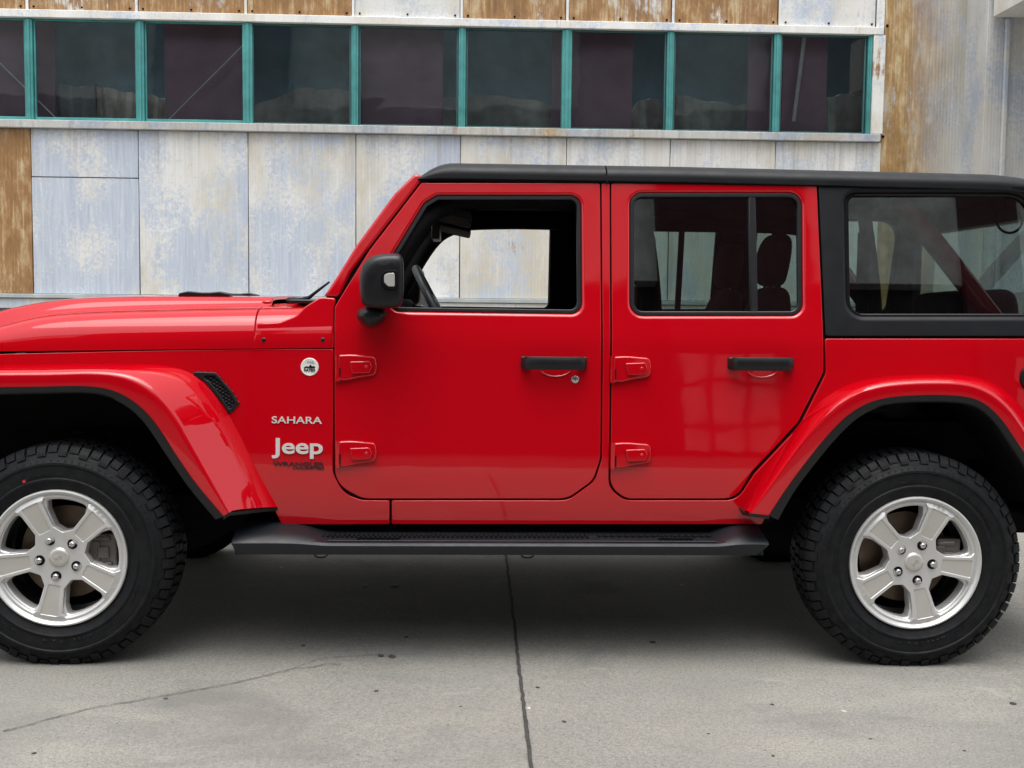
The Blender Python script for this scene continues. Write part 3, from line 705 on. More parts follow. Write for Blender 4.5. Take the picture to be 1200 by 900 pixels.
# hinges
def hinge(x0, y0, par):
    a = S(x0, y0); s = 1 / 322.
    def pt(px, py): return Vector((a.x + px * s, a.z - py * s))
    out = rounded([(*pt(0, 2), .004), (*pt(14, 1), .003), (*pt(22, 1), .006), (*pt(46, 3), .016), (*pt(48, 14), .01), (*pt(47, 25), .02), (*pt(26, 28), .01), (*pt(14, 31), .004), (*pt(0, 31), .003)], 4)
    o = plate('door_hinge', out, [], RED, par, pf=lambda x, z: prof(x, z) - .017 + .004 * max(0, min(1, (x - a.x) / .15)), thick=.022, bo=.007, org=CO, step=0)
    c = pt(30, 14)
    o2 = plate('hinge_boss', rounded([(*pt(17, 9), .004), (*pt(40, 8), .008), (*pt(43, 15), .006), (*pt(40, 22), .008), (*pt(20, 23), .008)], 4), [], RED, par, pf=lambda x, z: prof(x, z) - .024, thick=.012, bo=.004, org=CO, step=0)
    bm = bmesh.new(); p = pt(6, 22); box(bm, (p.x - .0025, a.y - .0215, p.y - .022), (p.x + .0025, a.y - .0165, p.y + .018)); part('hinge_slot', bm, MATTE, par)
    bm = bmesh.new(); tube(bm, [Vector((pt(3, 0).x, a.y - .013, pt(0, 1).y)), Vector((pt(3, 0).x, a.y - .013, pt(0, 32).y))], .009, 12); part('hinge_pin', bm, RED, par)
    bm = bmesh.new(); bmesh.ops.create_uvsphere(bm, u_segments=12, v_segments=8, radius=.006, matrix=Matrix.Translation((pt(36, 0).x, a.y - .026, pt(0, 15).y)) @ Matrix.Diagonal((1, .4, 1, 1))); part('hinge_bolt', bm, RED, par)
for par, x0, ys in ((frontdoor, 393, (414, 515)), (reardoor, 715, (416, 517))):
    for y0 in ys: hinge(x0, y0, par)
for d in (frontdoor, reardoor, bodyside, wing, pillar, hardside): mirror(d)

# hood and cowl ----------------------------------------
XH0, XH1 = -.60, S(298.5, 385).x
XK1 = S(392, 385).x + .02
def zseam(x): return 1.1025 + (x - .66) * .022 - (.02 * max(0, -.3 - x) / .3)
def interp(x, xs, ys):
    if x <= xs[0]: return ys[0]
    if x >= xs[-1]: return ys[-1]
    for i in range(len(xs) - 1):
        if x <= xs[i + 1]:
            t = (x - xs[i]) / (xs[i + 1] - xs[i]); m = lambda j: (ys[min(j + 1, len(ys) - 1)] - ys[max(j - 1, 0)]) / (xs[min(j + 1, len(xs) - 1)] - xs[max(j - 1, 0)])
            h = xs[i + 1] - xs[i]; return (2 * t ** 3 - 3 * t * t + 1) * ys[i] + (t ** 3 - 2 * t * t + t) * h * m(i) + (-2 * t ** 3 + 3 * t * t) * ys[i + 1] + (t ** 3 - t * t) * h * m(i + 1)
def hoodsec(x, dome=1.0, off=0.0):
    hw = half(x, 1.0) - .003; zs = zseam(x)
    dh = interp(x, [-.62, -.5, -.345, -.16, .02, .4, 1.0], [.012, .045, .085, .127, .141, .147, .150])
    zc_ = interp(x, [-.62, -.5, -.37, -.145, .15, .56, 1.0], [1.142, 1.199, 1.244, 1.279, 1.291, 1.293, 1.293]) if dome else zs + dh + .012
    zc_ -= off * .02
    s = dh / .147
    pts = [(hw, zs), (hw - .001, zs + .035 * s), (hw - .010, zs + .072 * s), (hw - .032, zs + .108 * s), (hw - .072, zs + .132 * s), (hw - .13, zs + .143 * s), (hw - .20, zs + dh), (hw - .25, zs + dh + .001)]
    zt = zs + dh
    pts += [(.435, zt + (zc_ - zt) * .12), (.40, zt + (zc_ - zt) * .62), (.36, zt + (zc_ - zt) * .86), (.2, zt + (zc_ - zt) * .97), (0.0, zc_)]
    return pts
def hoodmesh(xa, xb, n, dome):
    rows = []
    for i in range(n + 1):
        x = xa + (xb - xa) * i / n
        sec = hoodsec(x, dome); sec = sec + [(-h, z) for h, z in sec[:-1][::-1]]
        c = cat([(x, YC - h, z) for h, z in sec], 4)
        rows.append(c)
    return rows
bm = bmesh.new(); rows = hoodmesh(XH0, XH1 - .002, 44, 1)
front = [Vector((p.x - .012, p.y, p.z - .02)) for p in rows[0]]
back = [Vector((p.x + .003, p.y, p.z - .012)) for p in rows[-1]]
loft(bm, [front] + rows + [back])
# turn in the lower edge
hood = part('hood', bm, RED, smooth=30)
bm = bmesh.new(); rows = hoodmesh(XH1 + .005, XK1 - .03, 10, 0)
fr = [Vector((p.x - .004, p.y, p.z - .012)) for p in rows[0]]
# rear of cowl climbs into the pillar foot
loft(bm, [fr] + rows); part('cowl', bm, RED, smooth=30)
cs = [(300.5, 379), (328, 377.5, 20), (347, 370, 12), (358, 359, 6), (366, 354), (374, 349), (380, 348.4), (394, 349.5, 3), (391, 362, 4), (391, 408, 2), (300.5, 408.6, 2)]
o = cplate('cowl_side', SO(cs, 5), [], RED, thick=.04, bo=.005, shift=-.0015); mirror(o)
for px in (309.5, 378.5):
    q = S(px, 398.5); bm = bmesh.new(); lathe(bm, [(.0005, -.007), (.006, -.007), (.0085, -.005), (.0095, .0), (.012, .001)], 16); bmesh.ops.translate(bm, vec=q, verts=bm.verts); o = part('cowl_bolt', bm, BLK, smooth=30); mirror(o)
# black cowl screen below windshield, hood furniture, wipers
bm = bmesh.new(); zc0 = zseam(.9) + .15
box(bm, (S(330, 380).x, YC - .60, zc0 + .006), (S(395, 380).x, YC + .60, zc0 + .022)); o = part('cowl_screen', bm, BLK); bevel(o, .006, 2)
def at(px, py, Y): return P(px, py, Y)
bm = bmesh.new()   # washer and latch furniture in the middle of the bonnet
YM = YC - .32
a, b = P(205, 347, YM), P(275, 347, YM); zt = P(240, 342.5, YM).z; zb = 1.255
pts = [(a.x, zb), (a.x + .015, zt - .004), (a.x + .05, zt + .004), (a.x + .10, zt), (b.x - .10, zt), (b.x - .06, zt + .004), (b.x - .02, zt - .004), (b.x, zb)]
vs = [bm.verts.new((x, YM, z)) for x, z in pts]; vs2 = [bm.verts.new((x, YM + .05, z)) for x, z in pts]
bm.faces.new(vs); bm.faces.new(vs2[::-1])
for i in range(len(vs)): bm.faces.new((vs[i - 1], vs2[i - 1], vs2[i], vs[i]))
bmesh.ops.recalc_face_normals(bm, faces=bm.faces); o = part('hood_vent', bm, BLK); bevel(o, .004, 2); mirror(o)
bm = bmesh.new(); tube(bm, [P(345, 353, .55), P(362, 349, .53), P(372, 341, .5), P(386, 330.5, .48)], [.008, .008, .006, .004], 8); tube(bm, [P(338, 352, .60), P(352, 352, .55)], .012, 8); part('wiper', bm, BLK)
bm = bmesh.new(); bmesh.ops.create_uvsphere(bm, u_segments=12, v_segments=8, radius=.012, matrix=Matrix.Translation(P(313, 354, .33)) @ Matrix.Diagonal((1.6, 1, .6, 1))); part('washer_nozzle', bm, RED)
bm = bmesh.new(); bmesh.ops.create_uvsphere(bm, u_segments=12, v_segments=8, radius=.008, matrix=Matrix.Translation(P(189, 347.5, YC)) @ Matrix.Diagonal((2, 1, .8, 1))); part('washer_nozzle', bm, BLK)

# windshield: header, glass
wb, wt = S(388, 349, .03), S(487, 207, .03)
bm = bmesh.new(); h0, h1 = half(wb.x, wb.z) - .02, half(wt.x, wt.z) - .02
vs = [bm.verts.new(q) for q in ((wb.x, YC - h0, wb.z), (wb.x, YC + h0, wb.z), (wt.x, YC + h1, wt.z), (wt.x, YC - h1, wt.z))]; bm.faces.new(vs)
part('windshield', bm, CLEAR)
bm = bmesh.new(); dd = (wt - wb); dd.y = 0; dd.normalize()
for hh, p, q in ((h1, wt, wt - dd * .06), (h0, wb, wb + dd * .05)):
    pass
box(bm, (wt.x - .015, YC - h1, wt.z - .045), (wt.x + .05, YC + h1, wt.z + .005)); o = part('windshield_header', bm, RED); bevel(o, .012, 3)
bm = bmesh.new(); box(bm, (wb.x - .02, YC - h0, wb.z - .05), (wb.x + .03, YC + h0, wb.z + .008)); o = part('windshield_base', bm, RED); bevel(o, .01, 3)

# roof -------------------------------------------------
XR0, XRS, XR1 = S(490, 208).x, S(710.5, 205).x, 3.60
def roofrows(xa, xb, n, round_front=False):
    rows = []
    for i in range(n + 1):
        x = xa + (xb - xa) * i / n
        t = 0
        if round_front:
            q = (x - xa); t = max(0, 1 - q / .13) ** 2.2
        te = max(0, (x - 3.35) / .25) ** 2
        z0 = half(x, 1.7); zb = S(700, 213.5).z
        z_ = lambda z: zb + (z - zb) * (1 - .88 * t) - te * .03 - .012 * max(0, (x - 2.2) / 1.4)
        h = half(x, 1.70)
        sec = [(h - .02, zb + .001), (h + .004, z_(zb + .003)), (h + .006, z_(zb + .012)), (h + .002, z_(zb + .034)), (h - .018, z_(zb + .053)), (h - .06, z_(zb + .066)), (h - .16, z_(zb + .078)), (h - .4, z_(zb + .09)), (0, z_(zb + .094))]
        sec = sec + [(-a_, z) for a_, z in sec[:-1][::-1]]
        rows.append(cat([(x, YC - a_, z) for a_, z in sec], 3))
    return rows
bm = bmesh.new(); rr = roofrows(XR0, XRS - .003, 36, True); loft(bm, rr + [[Vector((p.x + .004, p.y, p.z - .012)) for p in rr[-1]]]); part('roof_panel', bm, TOPM, smooth=40)
bm = bmesh.new(); rr = roofrows(XRS + .003, XR1, 50); loft(bm, [[Vector((p.x - .004, p.y, p.z - .012)) for p in rr[0]]] + rr + [[Vector((p.x + .02, p.y, p.z - .05)) for p in rr[-1]]]); part('hardtop_roof', bm, TOPM, smooth=40)
# headliner
bm = bmesh.new(); zb = S(700, 213.5).z; hh = half(2, 1.7) - .03
box(bm, (XR0 + .02, YC - hh, zb - .012), (XR1 - .02, YC + hh, zb + .02)); part('headliner', bm, MATTE)
bm = bmesh.new(); box(bm, (XR0 + .0, YC - half(1, 1.7) - .001, zb - .003), (XR1, YC - half(1, 1.7) + .02, zb + .006)); o = part('drip_rail', bm, MATTE); mirror(o)

# wheel flares -----------------------------------------
def flare(O, Rg, L, dl, front):
    N = 5
    Oc = [P(x, y, .15) for x, y in O]; Rc = [P(x, y, -.016) for x, y in Rg]; Lc = [P(x, y, -.020) for x, y in L]
    O_ = cat([Vector((p.x, .23, p.z)) for p in Oc], N); O1 = cat(Oc, N); R_ = cat(Rc, N); L_ = cat(Lc, N)
    M1 = [o.lerp(r, .35) + Vector((0, 0, .004)) for o, r in zip(O1, R_)]
    M2 = [o.lerp(r, .8) + Vector((0, 0, .006)) for o, r in zip(O1, R_)]
    M3 = [o.lerp(r, .955) + Vector((0, .0, .0035)) for o, r in zip(O1, R_)]
    R1 = [r + Vector((0, -.004, -.004)) for r in R_]
    R2 = [r.lerp(l, .25) + Vector((0, -.004, 0)) for r, l in zip(R_, L_)]
    Lb = [Vector((l.x, .01, l.z)) for l in L_]
    bm = bmesh.new(); loft(bm, [O_, O1, M1, M2, M3, R1, R2, L_, Lb], True)
    f = part('wheel_flare', bm, RED, smooth=50)
    # black lip under it
    B = [P(x + d[0] * 1.35, y + d[1] * 1.3, -.012) for (x, y), d in zip(L, dl)]; B_ = cat(B, N)
    L2 = [Vector((l.x, -.0235, l.z)) for l in L_]; B1 = [l.lerp(b_, .55) + Vector((0, -.006, 0)) for l, b_ in zip(L2, B_)]
    Bi = [Vector((b_.x, .10, b_.z)) for b_ in B_]; Li = [Vector((l.x, .0, l.z)) for l in L_]
    bm = bmesh.new(); loft(bm, [Li, L2, B1, B_, Bi], True)
    part('flare_lip', bm, BLK, f, smooth=50)
    k_ = -1 if front else 0
    e0, e1, e2 = L_[k_], R_[k_], O1[k_]
    bm = bmesh.new(); dz = Vector((0, 0, -.012)); rows_ = [[e0 + Vector((0, -.006, 0)), e1 + Vector((0, -.006, .0)), e2 + Vector((0, .0, 0))], [e0 + Vector((0, -.004, 0)) + dz, e1 + Vector((0, -.004, 0)) + dz, e2 + dz], [Vector((p.x, .16, p.z - .010)) for p in (e0, e1, e2)]]
    loft(bm, rows_, False); part('flare_foot', bm, BLK, f, smooth=50)
    mirror(f)
    # arch liner
    c = [Vector((p.x, 0, p.z)) for p in B_]
    bm = bmesh.new()
    loft(bm, [[Vector((p.x, y, p.z + (.012 if y > .1 else 0))) for p in c] for y in (.09, .16, .3, .5, .62)], False)
    lin = part('arch_liner', bm, DARK, smooth=50); mirror(lin)
O = [(-170, 500), (-150, 462), (-110, 438), (-40, 430.5), (60, 428), (140, 427.5), (190, 429), (222, 438), (245, 456), (264, 481), (279, 505), (302, 546), (328, 594)]
Rg = [(-160, 512), (-142, 474), (-105, 449), (-40, 439), (60, 437), (110, 436), (145, 440), (170, 451), (190, 468), (207, 491), (220, 514), (243, 555), (269, 600)]
L = [(-155, 528), (-133, 490), (-98, 464), (-40, 455), (50, 453), (100, 452.5), (130, 457), (153, 468), (173, 485), (190, 507), (205, 531), (230, 567), (262, 605)]
flare(O, Rg, L, [(6, 4), (6, 5), (4, 6), (0, 7), (0, 7), (0, 7), (-2, 7), (-3.5, 6.5), (-5, 5.5), (-6, 5), (-6, 4), (-6, 4), (-7, 3)], True)
O = [(869, 599), (893, 556), (917, 522), (944, 487), (972, 462), (1010, 446), (1060, 439.5), (1125, 439.5), (1160, 447), (1188, 466), (1212, 498), (1234, 532), (1262, 592)]
Rg = [(878, 601), (904, 566), (928, 533), (955, 499), (983, 473), (1018, 455), (1062, 448), (1122, 448), (1155, 457), (1181, 477), (1203, 508), (1224, 541), (1250, 595)]
L = [(901, 604), (922, 572), (945, 541), (970, 510), (997, 484), (1027, 469), (1066, 463.5), (1118, 463.5), (1148, 470), (1171, 489), (1191, 517), (1212, 550), (1238, 600)]
flare(O, Rg, L, [(8, 4), (6, 4), (6, 4), (6, 4.5), (5, 5.5), (3, 6.5), (0, 7), (0, 7), (-3, 6.5), (-5, 5), (-6, 4), (-6, 4), (-7, 3)], False)
# inner wheel wells, engine bay, floor, frame
bm = bmesh.new()
box(bm, (-.55, YC - .36, .45), (.75, YC + .36, 1.05)); box(bm, (-.55, YC - .62, .80), (.80, YC + .62, 1.05)); box(bm, (.80, YC - .70, .50), (.86, YC + .70, 1.12))
box(bm, (2.35, YC - .62, .70), (3.62, YC + .62, .84)); box(bm, (2.40, YC - .42, .45), (3.60, YC + .42, .80)); box(bm, (3.58, YC - .70, .62), (3.62, YC + .70, .90))
box(bm, (.80, YC - .72, .44), (2.48, YC + .72, .56)); box(bm, (2.44, YC - .70, .45), (2.50, YC + .70, 1.0))
part('underbody', bm, DARK, smooth=None)
for s in (-1, 1): bm = bmesh.new(); box(bm, (-.75, YC + s * .42 - .035, .38), (3.7, YC + s * .42 + .035, .52)); part('frame_rail', bm, DARK, smooth=None)
for X in (0, WB):
    bm = bmesh.new(); tube(bm, [(X, YC - .7, .385), (X, YC + .7, .385)], .042, 14)
    bmesh.ops.create_uvsphere(bm, u_segments=16, v_segments=10, radius=.13, matrix=Matrix.Translation((X, YC + (.25 if X == 0 else 0), .40))); part('axle', bm, DARK)
    for s in (-1, 1):
        k = 60; bm = bmesh.new(); tube(bm, [(X - .02 + .06 * math.cos(j * .9), YC + s * .50 + .06 * math.sin(j * .9), .45 + j * .42 / k) for j in range(k)], .008, 6); part('coil_spring', bm, DARK)
        bm = bmesh.new(); tube(bm, [(X + .11, YC + s * .52, .36), (X + .15, YC + s * .50, .85)], .028, 10); part('damper', bm, DARK)
        bm = bmesh.new(); tube(bm, [(X, YC + s * .46, .33), (X + (.75 if X == 0 else -.75), YC + s * .40, .44)], .024, 8); part('control_arm', bm, DARK)
# side step --------------------------------------------
Yo = .005
def zz(py, Y=Yo): return P(600, py, Y).z
zt_, zb_ = zz(637.5), zz(652)
zcap = P(330, 611, .13).z
secs = []
def stepsec(px, top, cap, yo=Yo, yb=.30):
    x = P(px, 640, Yo).x
    cap = cap * .72
    return [Vector((x, yb, zb_ + .012)), Vector((x, yo + .03, zb_)), Vector((x, yo + .004, zb_ + .004)), Vector((x, yo, zb_ + .018)), Vector((x, yo - .001, zt_ - .008 + cap * .012)), Vector((x, yo + .008, zt_ + cap * .016)), Vector((x, yo + .05, zt_ + .004 + cap * .03)), Vector((x, yo + .12, zt_ + .008 + cap * .046)), Vector((x, yb, zt_ + .014 + cap * .055))]
st = []
keys = [(271, 0, .75), (276, 0, .95), (300, 0, 1.0), (330, 0, 1.0), (350, 0, .8), (368, 0, .35), (382, 0, .05), (400, 0, 0), (500, 0, 0), (620, 0, 0), (760, 0, 0), (830, 0, 0), (842, 0, .05), (855, 0, .5), (866, 0, .85), (882, 0, 1.0), (895, 0, .95), (901, 0, .75)]
for px, t_, c_ in keys: st.append(stepsec(px, t_, c_))
# tuck the ends
for s_, k in ((st[0], 0), (st[-1], 1)):
    for v in s_: 
        if v.z < zt_ - .01: v.x += (.035 if k == 0 else -.05) * (1 - (v.z - zb_) / (zt_ - zb_)) 
bm = bmesh.new(); rows = []
m = len(st[0])
cols = [cat([s[j] for s in st], 4) for j in range(m)]
loft(bm, cols, True); o = part('side_step', bm, STEP, smooth=35); bevel(o, .003, 2)
step_o = o
bm = bmesh.new()
for (a, b, st_, y0, y1) in ((378, 690, 5.6, .075, .135), (420, 470, 5.6, .05, .075), (700, 835, 8, .085, .12), (770, 810, 5, .05, .075)):
    px = a
    while px < b:
        x = P(px, 630, .1).x; box(bm, (x, y0, zt_ + .004), (x + .0085, y1, zt_ + .0125)); px += st_
    box(bm, (P(a, 630, .1).x, (y0 + y1) / 2 - .002, zt_ + .004), (P(b, 630, .1).x, (y0 + y1) / 2 + .002, zt_ + .0095))
    part('step_tread', bm, MATTE, step_o, smooth=None); bm = bmesh.new()
bm = bmesh.new(); 
for j in range(3):
    bm = bmesh.new(); yy = .03 + j * .055 + (.02 if j else 0); tube(bm, [(P(385, 630, .05).x, yy, zt_ + .0045), (P(838, 630, .05).x, yy, zt_ + .0045)], .003, 6); part('step_bead', bm, STEP, step_o)
bm = bmesh.new()
for px in (376, 618):
    x = P(px, 655, .03).x; pts = [(x + .022 * math.cos(t), .03, zb_ - .001 - .010 * math.sin(t)) for t in [i * math.pi / 8 for i in range(9)]]; bm = bmesh.new(); tube(bm, pts, .003, 6); part('step_drain', bm, BLK, step_o)
bm = bmesh.new()
for px in (400, 620, 820): bm = bmesh.new(); x = P(px, 655, .03).x; box(bm, (x - .03, .2, zb_ + .005), (x + .03, .55, zb_ + .035)); part('step_bracket', bm, DARK, step_o, smooth=None)
mirror(step_o)
# dark lower return of the sill
bm = bmesh.new(); box(bm, (S(330, 612).x, .19, .36), (S(893, 612).x, .24, .52)); o = part('sill_return', bm, DARK, smooth=None); mirror(o)

# wing vent, badges, lettering -------------------------
vent = [(221, 435.5, 2), (253, 436.5, 4), (271, 457, 3), (280.5, 473, 2), (269.5, 485.5, 2), (257, 468), (240, 447)]
o = cplate('wing_vent', SO(vent, 4, .01), [SO([(235, 440, 2), (252, 440.5, 3), (268, 459, 2), (276, 473, 2), (269.5, 480, 2), (257, 461), (246, 447.5)], 4, .01)], BLK, thick=.012, bo=.003, bh=.003, shift=-.006, step=0)
vt = o
bm = bmesh.new(); lo = SO(vent, 4, .01, 0); f = bm.faces.new([bm.verts.new((p.x, prof(p.x, p.y) - .0012, p.y)) for p in lo]); bm.normal_update()
if f.normal.y > 0: f.normal_flip()
part('vent_back', bm, MATTE, vt, smooth=None)
bm = bmesh.new()    # honeycomb mesh
c0 = S(258, 460)
def inpoly(x, z, poly):
    r_ = False
    for i in range(len(poly)):
        a, b = poly[i], poly[i - 1]
        if (a.y > z) != (b.y > z) and x < (b.x - a.x) * (z - a.y) / (b.y - a.y) + a.x: r_ = not r_
    return r_
for i in range(-9, 10):
    for j in range(-9, 10):
        x, z = c0.x + i * .011, c0.z + (j + (.5 if i % 2 else 0)) * .0125
        if inpoly(x, z, lo):
            tube(bm, [(x + .0058 * math.cos(k * math.pi / 3), prof(x, z) - .0025, z + .0058 * math.sin(k * math.pi / 3)) for k in range(6)], .0011, 4, close=True)
part('vent_mesh', bm, BLK, vt, smooth=None); mirror(vt)
def text(name, s, x0, x1, y0, y1, mat, parent, ext=.0015, bold=0.0, shear=0.0, off=-.0015, spacing=1.0):
    cu = bpy.data.curves.new(name, 'FONT'); cu.body = s; cu.extrude = ext; cu.offset = bold; cu.shear = shear; cu.space_character = spacing; cu.resolution_u = 6
    to = bpy.data.objects.new(name, cu); C.objects.link(to); dgp = bpy.context.evaluated_depsgraph_get(); dgp.update()
    me = bpy.data.meshes.new_from_object(to.evaluated_get(dgp)); C.objects.unlink(to); bpy.data.objects.remove(to)
    a, b = S(x0, y1), S(x1, y0); xs = [v.co.x for v in me.vertices]; ys = [v.co.y for v in me.vertices]
    sx = (b.x - a.x) / (max(xs) - min(xs)); sz = (b.z - a.z) / (max(ys) - min(ys))
    for v in me.vertices:
        X = a.x + (v.co.x - min(xs)) * sx; Z = a.z + (v.co.y - min(ys)) * sz
        v.co = (X - CO.x, prof(X, Z) + off - v.co.z - CO.y, Z - CO.z)
    me.flip_normals(); me.materials.clear(); me.materials.append(mat)
    o = bpy.data.objects.new(name, me); C.objects.link(o); o.parent = parent; return o
text('trim_lettering', 'SAHARA', 318.5, 377.5, 488.5, 496, SILV, car, bold=.012)
text('maker_lettering', 'Jeep', 318.5, 378.5, 514, 537, SILV, car, bold=.020, ext=.003)
text('model_lettering', 'WRANGLER', 320, 380, 541.5, 546.5, BADGE, car, bold=.02)
text('model_lettering', 'UNLIMITED', 343, 380, 547.6, 550, BADGE, car, bold=.02)
q = S(363, 430)
bm = bmesh.new(); lathe(bm, [(.0003, -.0035), (.026, -.0035), (.030, -.0045), (.0318, -.003), (.0322, .002)], 40); bmesh.ops.translate(bm, vec=q, verts=bm.verts); badge = part('round_badge', bm, WHITE, smooth=30)
bm = bmesh.new()
def flatpoly(bm, pts, d=-.0042):
    f = bm.faces.new([bm.verts.new((q.x + x * .0322, q.y + d, q.z + z * .0322)) for x, z in pts]); bm.normal_update()
    if f.normal.y > 0: f.normal_flip()
flatpoly(bm, [(-.62, -.02), (-.3, .10), (-.1, .02), (.1, .28), (.25, .08), (.5, .10), (.62, -.02), (.62, -.12), (-.62, -.12)])
part('badge_mountain', bm, MATTE, badge, smooth=None)
tx = text('badge_lettering', 'TRAIL', 357.5, 368.5, 423, 425.8, SLATE, badge, ext=.0004, off=-.0046, bold=.02)
tx = text('badge_lettering', 'RATED', 356.5, 369.5, 431.8, 435.2, MATTE, badge, ext=.0004, off=-.0046, bold=.04)

# mirror -----------------------------------------------
def blob(name, pts, mat, parent, lev=2, crease=None):
    """pts = list of rings (closed) lofted then subdivided"""
    bm = bmesh.new(); rings = [[bm.verts.new(p) for p in r_] for r_ in pts]; n = len(rings[0])
    for A, B in zip(rings, rings[1:]):
        for i in range(n): bm.faces.new((A[i], A[(i + 1) % n], B[(i + 1) % n], B[i]))
    bm.faces.new(rings[0]); bm.faces.new(rings[-1][::-1]); bmesh.ops.recalc_face_normals(bm, faces=bm.faces)
    o = part(name, bm, mat, parent); return subsurf(o, lev)
def mring(Y, x0, x1, y0, y1, c=7, tl=12):
    pts = [(x0 + tl, y0 + 1), (x1 - c * .6, y0), (x1, y0 + c * .5), (x1 + .5, (y0 + y1) / 2), (x1, y1 - c * .6), (x1 - c, y1), (x0 + c, y1), (x0 + 1, y1 - c), (x0, (y0 + y1) / 2 + 6), (x0, y0 + tl + 6)]
    return [P(a, b, Y) for a, b in pts]
mir = blob('door_mirror', [mring(.16, 428, 468, 304, 356), mring(.155, 424, 471, 299, 360), mring(.08, 422, 472.5, 296.5, 361.5), mring(-.01, 421, 473, 296, 362), mring(-.045, 422, 472.5, 298, 361), mring(-.06, 427, 469, 303, 357)], BLK, car, 2)
fo = blob('mirror_foot', [[P(a, b, Y) for a, b in ((417 + d, 361 + d), (436, 358), (455 - d, 361 + d), (455 - d, 372), (448 - d, 382 - d), (433, 387 - d), (423 + d, 382 - d), (416 + d, 372))] for Y, d in ((.16, 0), (.10, 1), (.04, 3), (.02, 8))], BLK, mir, 2)
bm = bmesh.new(); tube(bm, [P(438, 362, .09), P(441, 352, .07)], .03, 12); part('mirror_pivot', bm, BLK, mir)
lens = [(450, 322, 3), (455, 320, 3), (462.5, 319.5, 2), (463, 336, 2), (455, 336, 4), (450, 331, 3)]
lo = rounded([(*(lambda v: (v.x, v.z))(P(a, b, -.064)), r_ / 335) for a, b, r_ in lens], 4, .01)
o = plate('mirror_lamp', lo, [], LENS, mir, pf=lambda x, z: -.067, thick=.02, bo=.003, org=CO, step=0)
lo2 = rounded([(*(lambda v: (v.x, v.z))(P(a, b, -.064)), r_ / 335) for a, b, r_ in ((446, 321, 5), (453, 316.5, 3), (466, 316, 3), (466.5, 339.5, 4), (452, 340, 6), (446, 333, 5))], 4, .01)
plate('mirror_bezel', lo2, [], MATTE, mir, pf=lambda x, z: -.0655, thick=.02, bo=.004, org=CO, step=0)
mirror(mir)

# interior ---------------------------------------------
YD = YC - .37
def seat(X, Y, par=car, w_=.25, rear=False):
    zt0 = 1.34
    base = blob('seat_cushion', [[Vector((X - .5 + .0, Y + a * w_, .72 + b)) for a, b in ((-1, -.06), (1, -.06), (1, .06), (-1, .06))], [Vector((X - .2, Y + a * w_, .72 + b)) for a, b in ((-1, -.08), (1, -.08), (1, .06), (-1, .06))], [Vector((X + .05, Y + a * w_, .72 + b)) for a, b in ((-1, -.08), (1, -.08), (1, .07), (-1, .07))]], SEAT, par)
    def rr_(z, x, w, t): return [Vector((x + b * t, Y + a * w, z)) for a, b in ((-1, -.6), (-.6, -1), (.6, -1), (1, -.6), (1, .7), (.6, 1), (-.6, 1), (-1, .7))]
    bk = blob('seat_back', [rr_(.72, X - .02, w_, .07), rr_(.85, X, w_, .08), rr_(1.1, X + .05, w_ * .97, .075), rr_(1.26, X + .085, w_ * .85, .06), rr_(1.335, X + .10, w_ * .62, .045), rr_(1.35, X + .10, w_ * .4, .02)], SEAT, par)
    hd = blob('headrest', [rr_(1.35, X + .10, .09, .03), rr_(1.37, X + .095, .125, .045), rr_(1.45, X + .10, .135, .055), rr_(1.53, X + .115, .12, .05), rr_(1.56, X + .12, .08, .025)], SEAT, par)
    bm = bmesh.new()
    for s in (-1, 1): tube(bm, [(X + .10, Y + s * .05, 1.30), (X + .10, Y + s * .05, 1.42)], .006, 8)
    part('headrest_post', bm, CHROME, hd)
for Y in (YD, YC + .37): seat(1.98, Y)
for Y in (YC - .38, YC + .38): seat(2.51, Y, w_=.27)
# dashboard, wheel, visor, mirror
bm = bmesh.new(); zd = 1.225
box(bm, (1.0, YC - .68, .85), (1.22, YC + .68, zd - .02)); o = part('dashboard', bm, MATTE); bevel(o, .04, 4)
cw = P(513, 366, YD); ax = Vector((math.cos(R(27)), 0, math.sin(R(27))))     # column axis, rim plane tilted
u_ = Vector((0, 1, 0)); v_ = ax.cross(u_).normalized()
bm = bmesh.new(); tube(bm, [cw + (u_ * math.cos(t) + v_ * math.sin(t)) * .19 for t in [i * 2 * math.pi / 40 for i in range(40)]], .016, 10, close=True)
for t in (0, math.pi, -math.pi / 2, ): tube(bm, [cw, cw + (u_ * math.cos(t) + v_ * math.sin(t)) * .185], .014, 8)
tube(bm, [cw - ax * .02, cw - ax * .3], .035, 10); tube(bm, [cw + ax * .02, cw - ax * .04], .07, 16)
part('steering_wheel', bm, simple('wheel_rim_leather', (.03, .032, .034), .4), smooth=50)
bm = bmesh.new(); p = P(474, 352, YD - .1); box(bm, (p.x - .05, YD - .25, 1.20), (p.x + .02, YD + .25, 1.285)); o = part('instrument_hood', bm, MATTE); bevel(o, .02, 3)
bm = bmesh.new(); a = P(500, 262, YC - .25); box(bm, (a.x - .01, YC - .62, 1.60), (a.x + .18, YC - .1, 1.63), Matrix.Rotation(R(12), 4, 'Y')); o = part('sun_visor', bm, MATTE); bevel(o, .008, 2); mirror(o)
bm = bmesh.new(); a = P(512, 272, YC); box(bm, (a.x - .02, YC - .12, a.z - .035), (a.x + .015, YC + .12, a.z + .035)); tube(bm, [(a.x - .02, YC, a.z), (a.x - .10, YC, a.z + .08)], .012, 8); o = part('rear_view_mirror', bm, BLK); bevel(o, .008, 2)
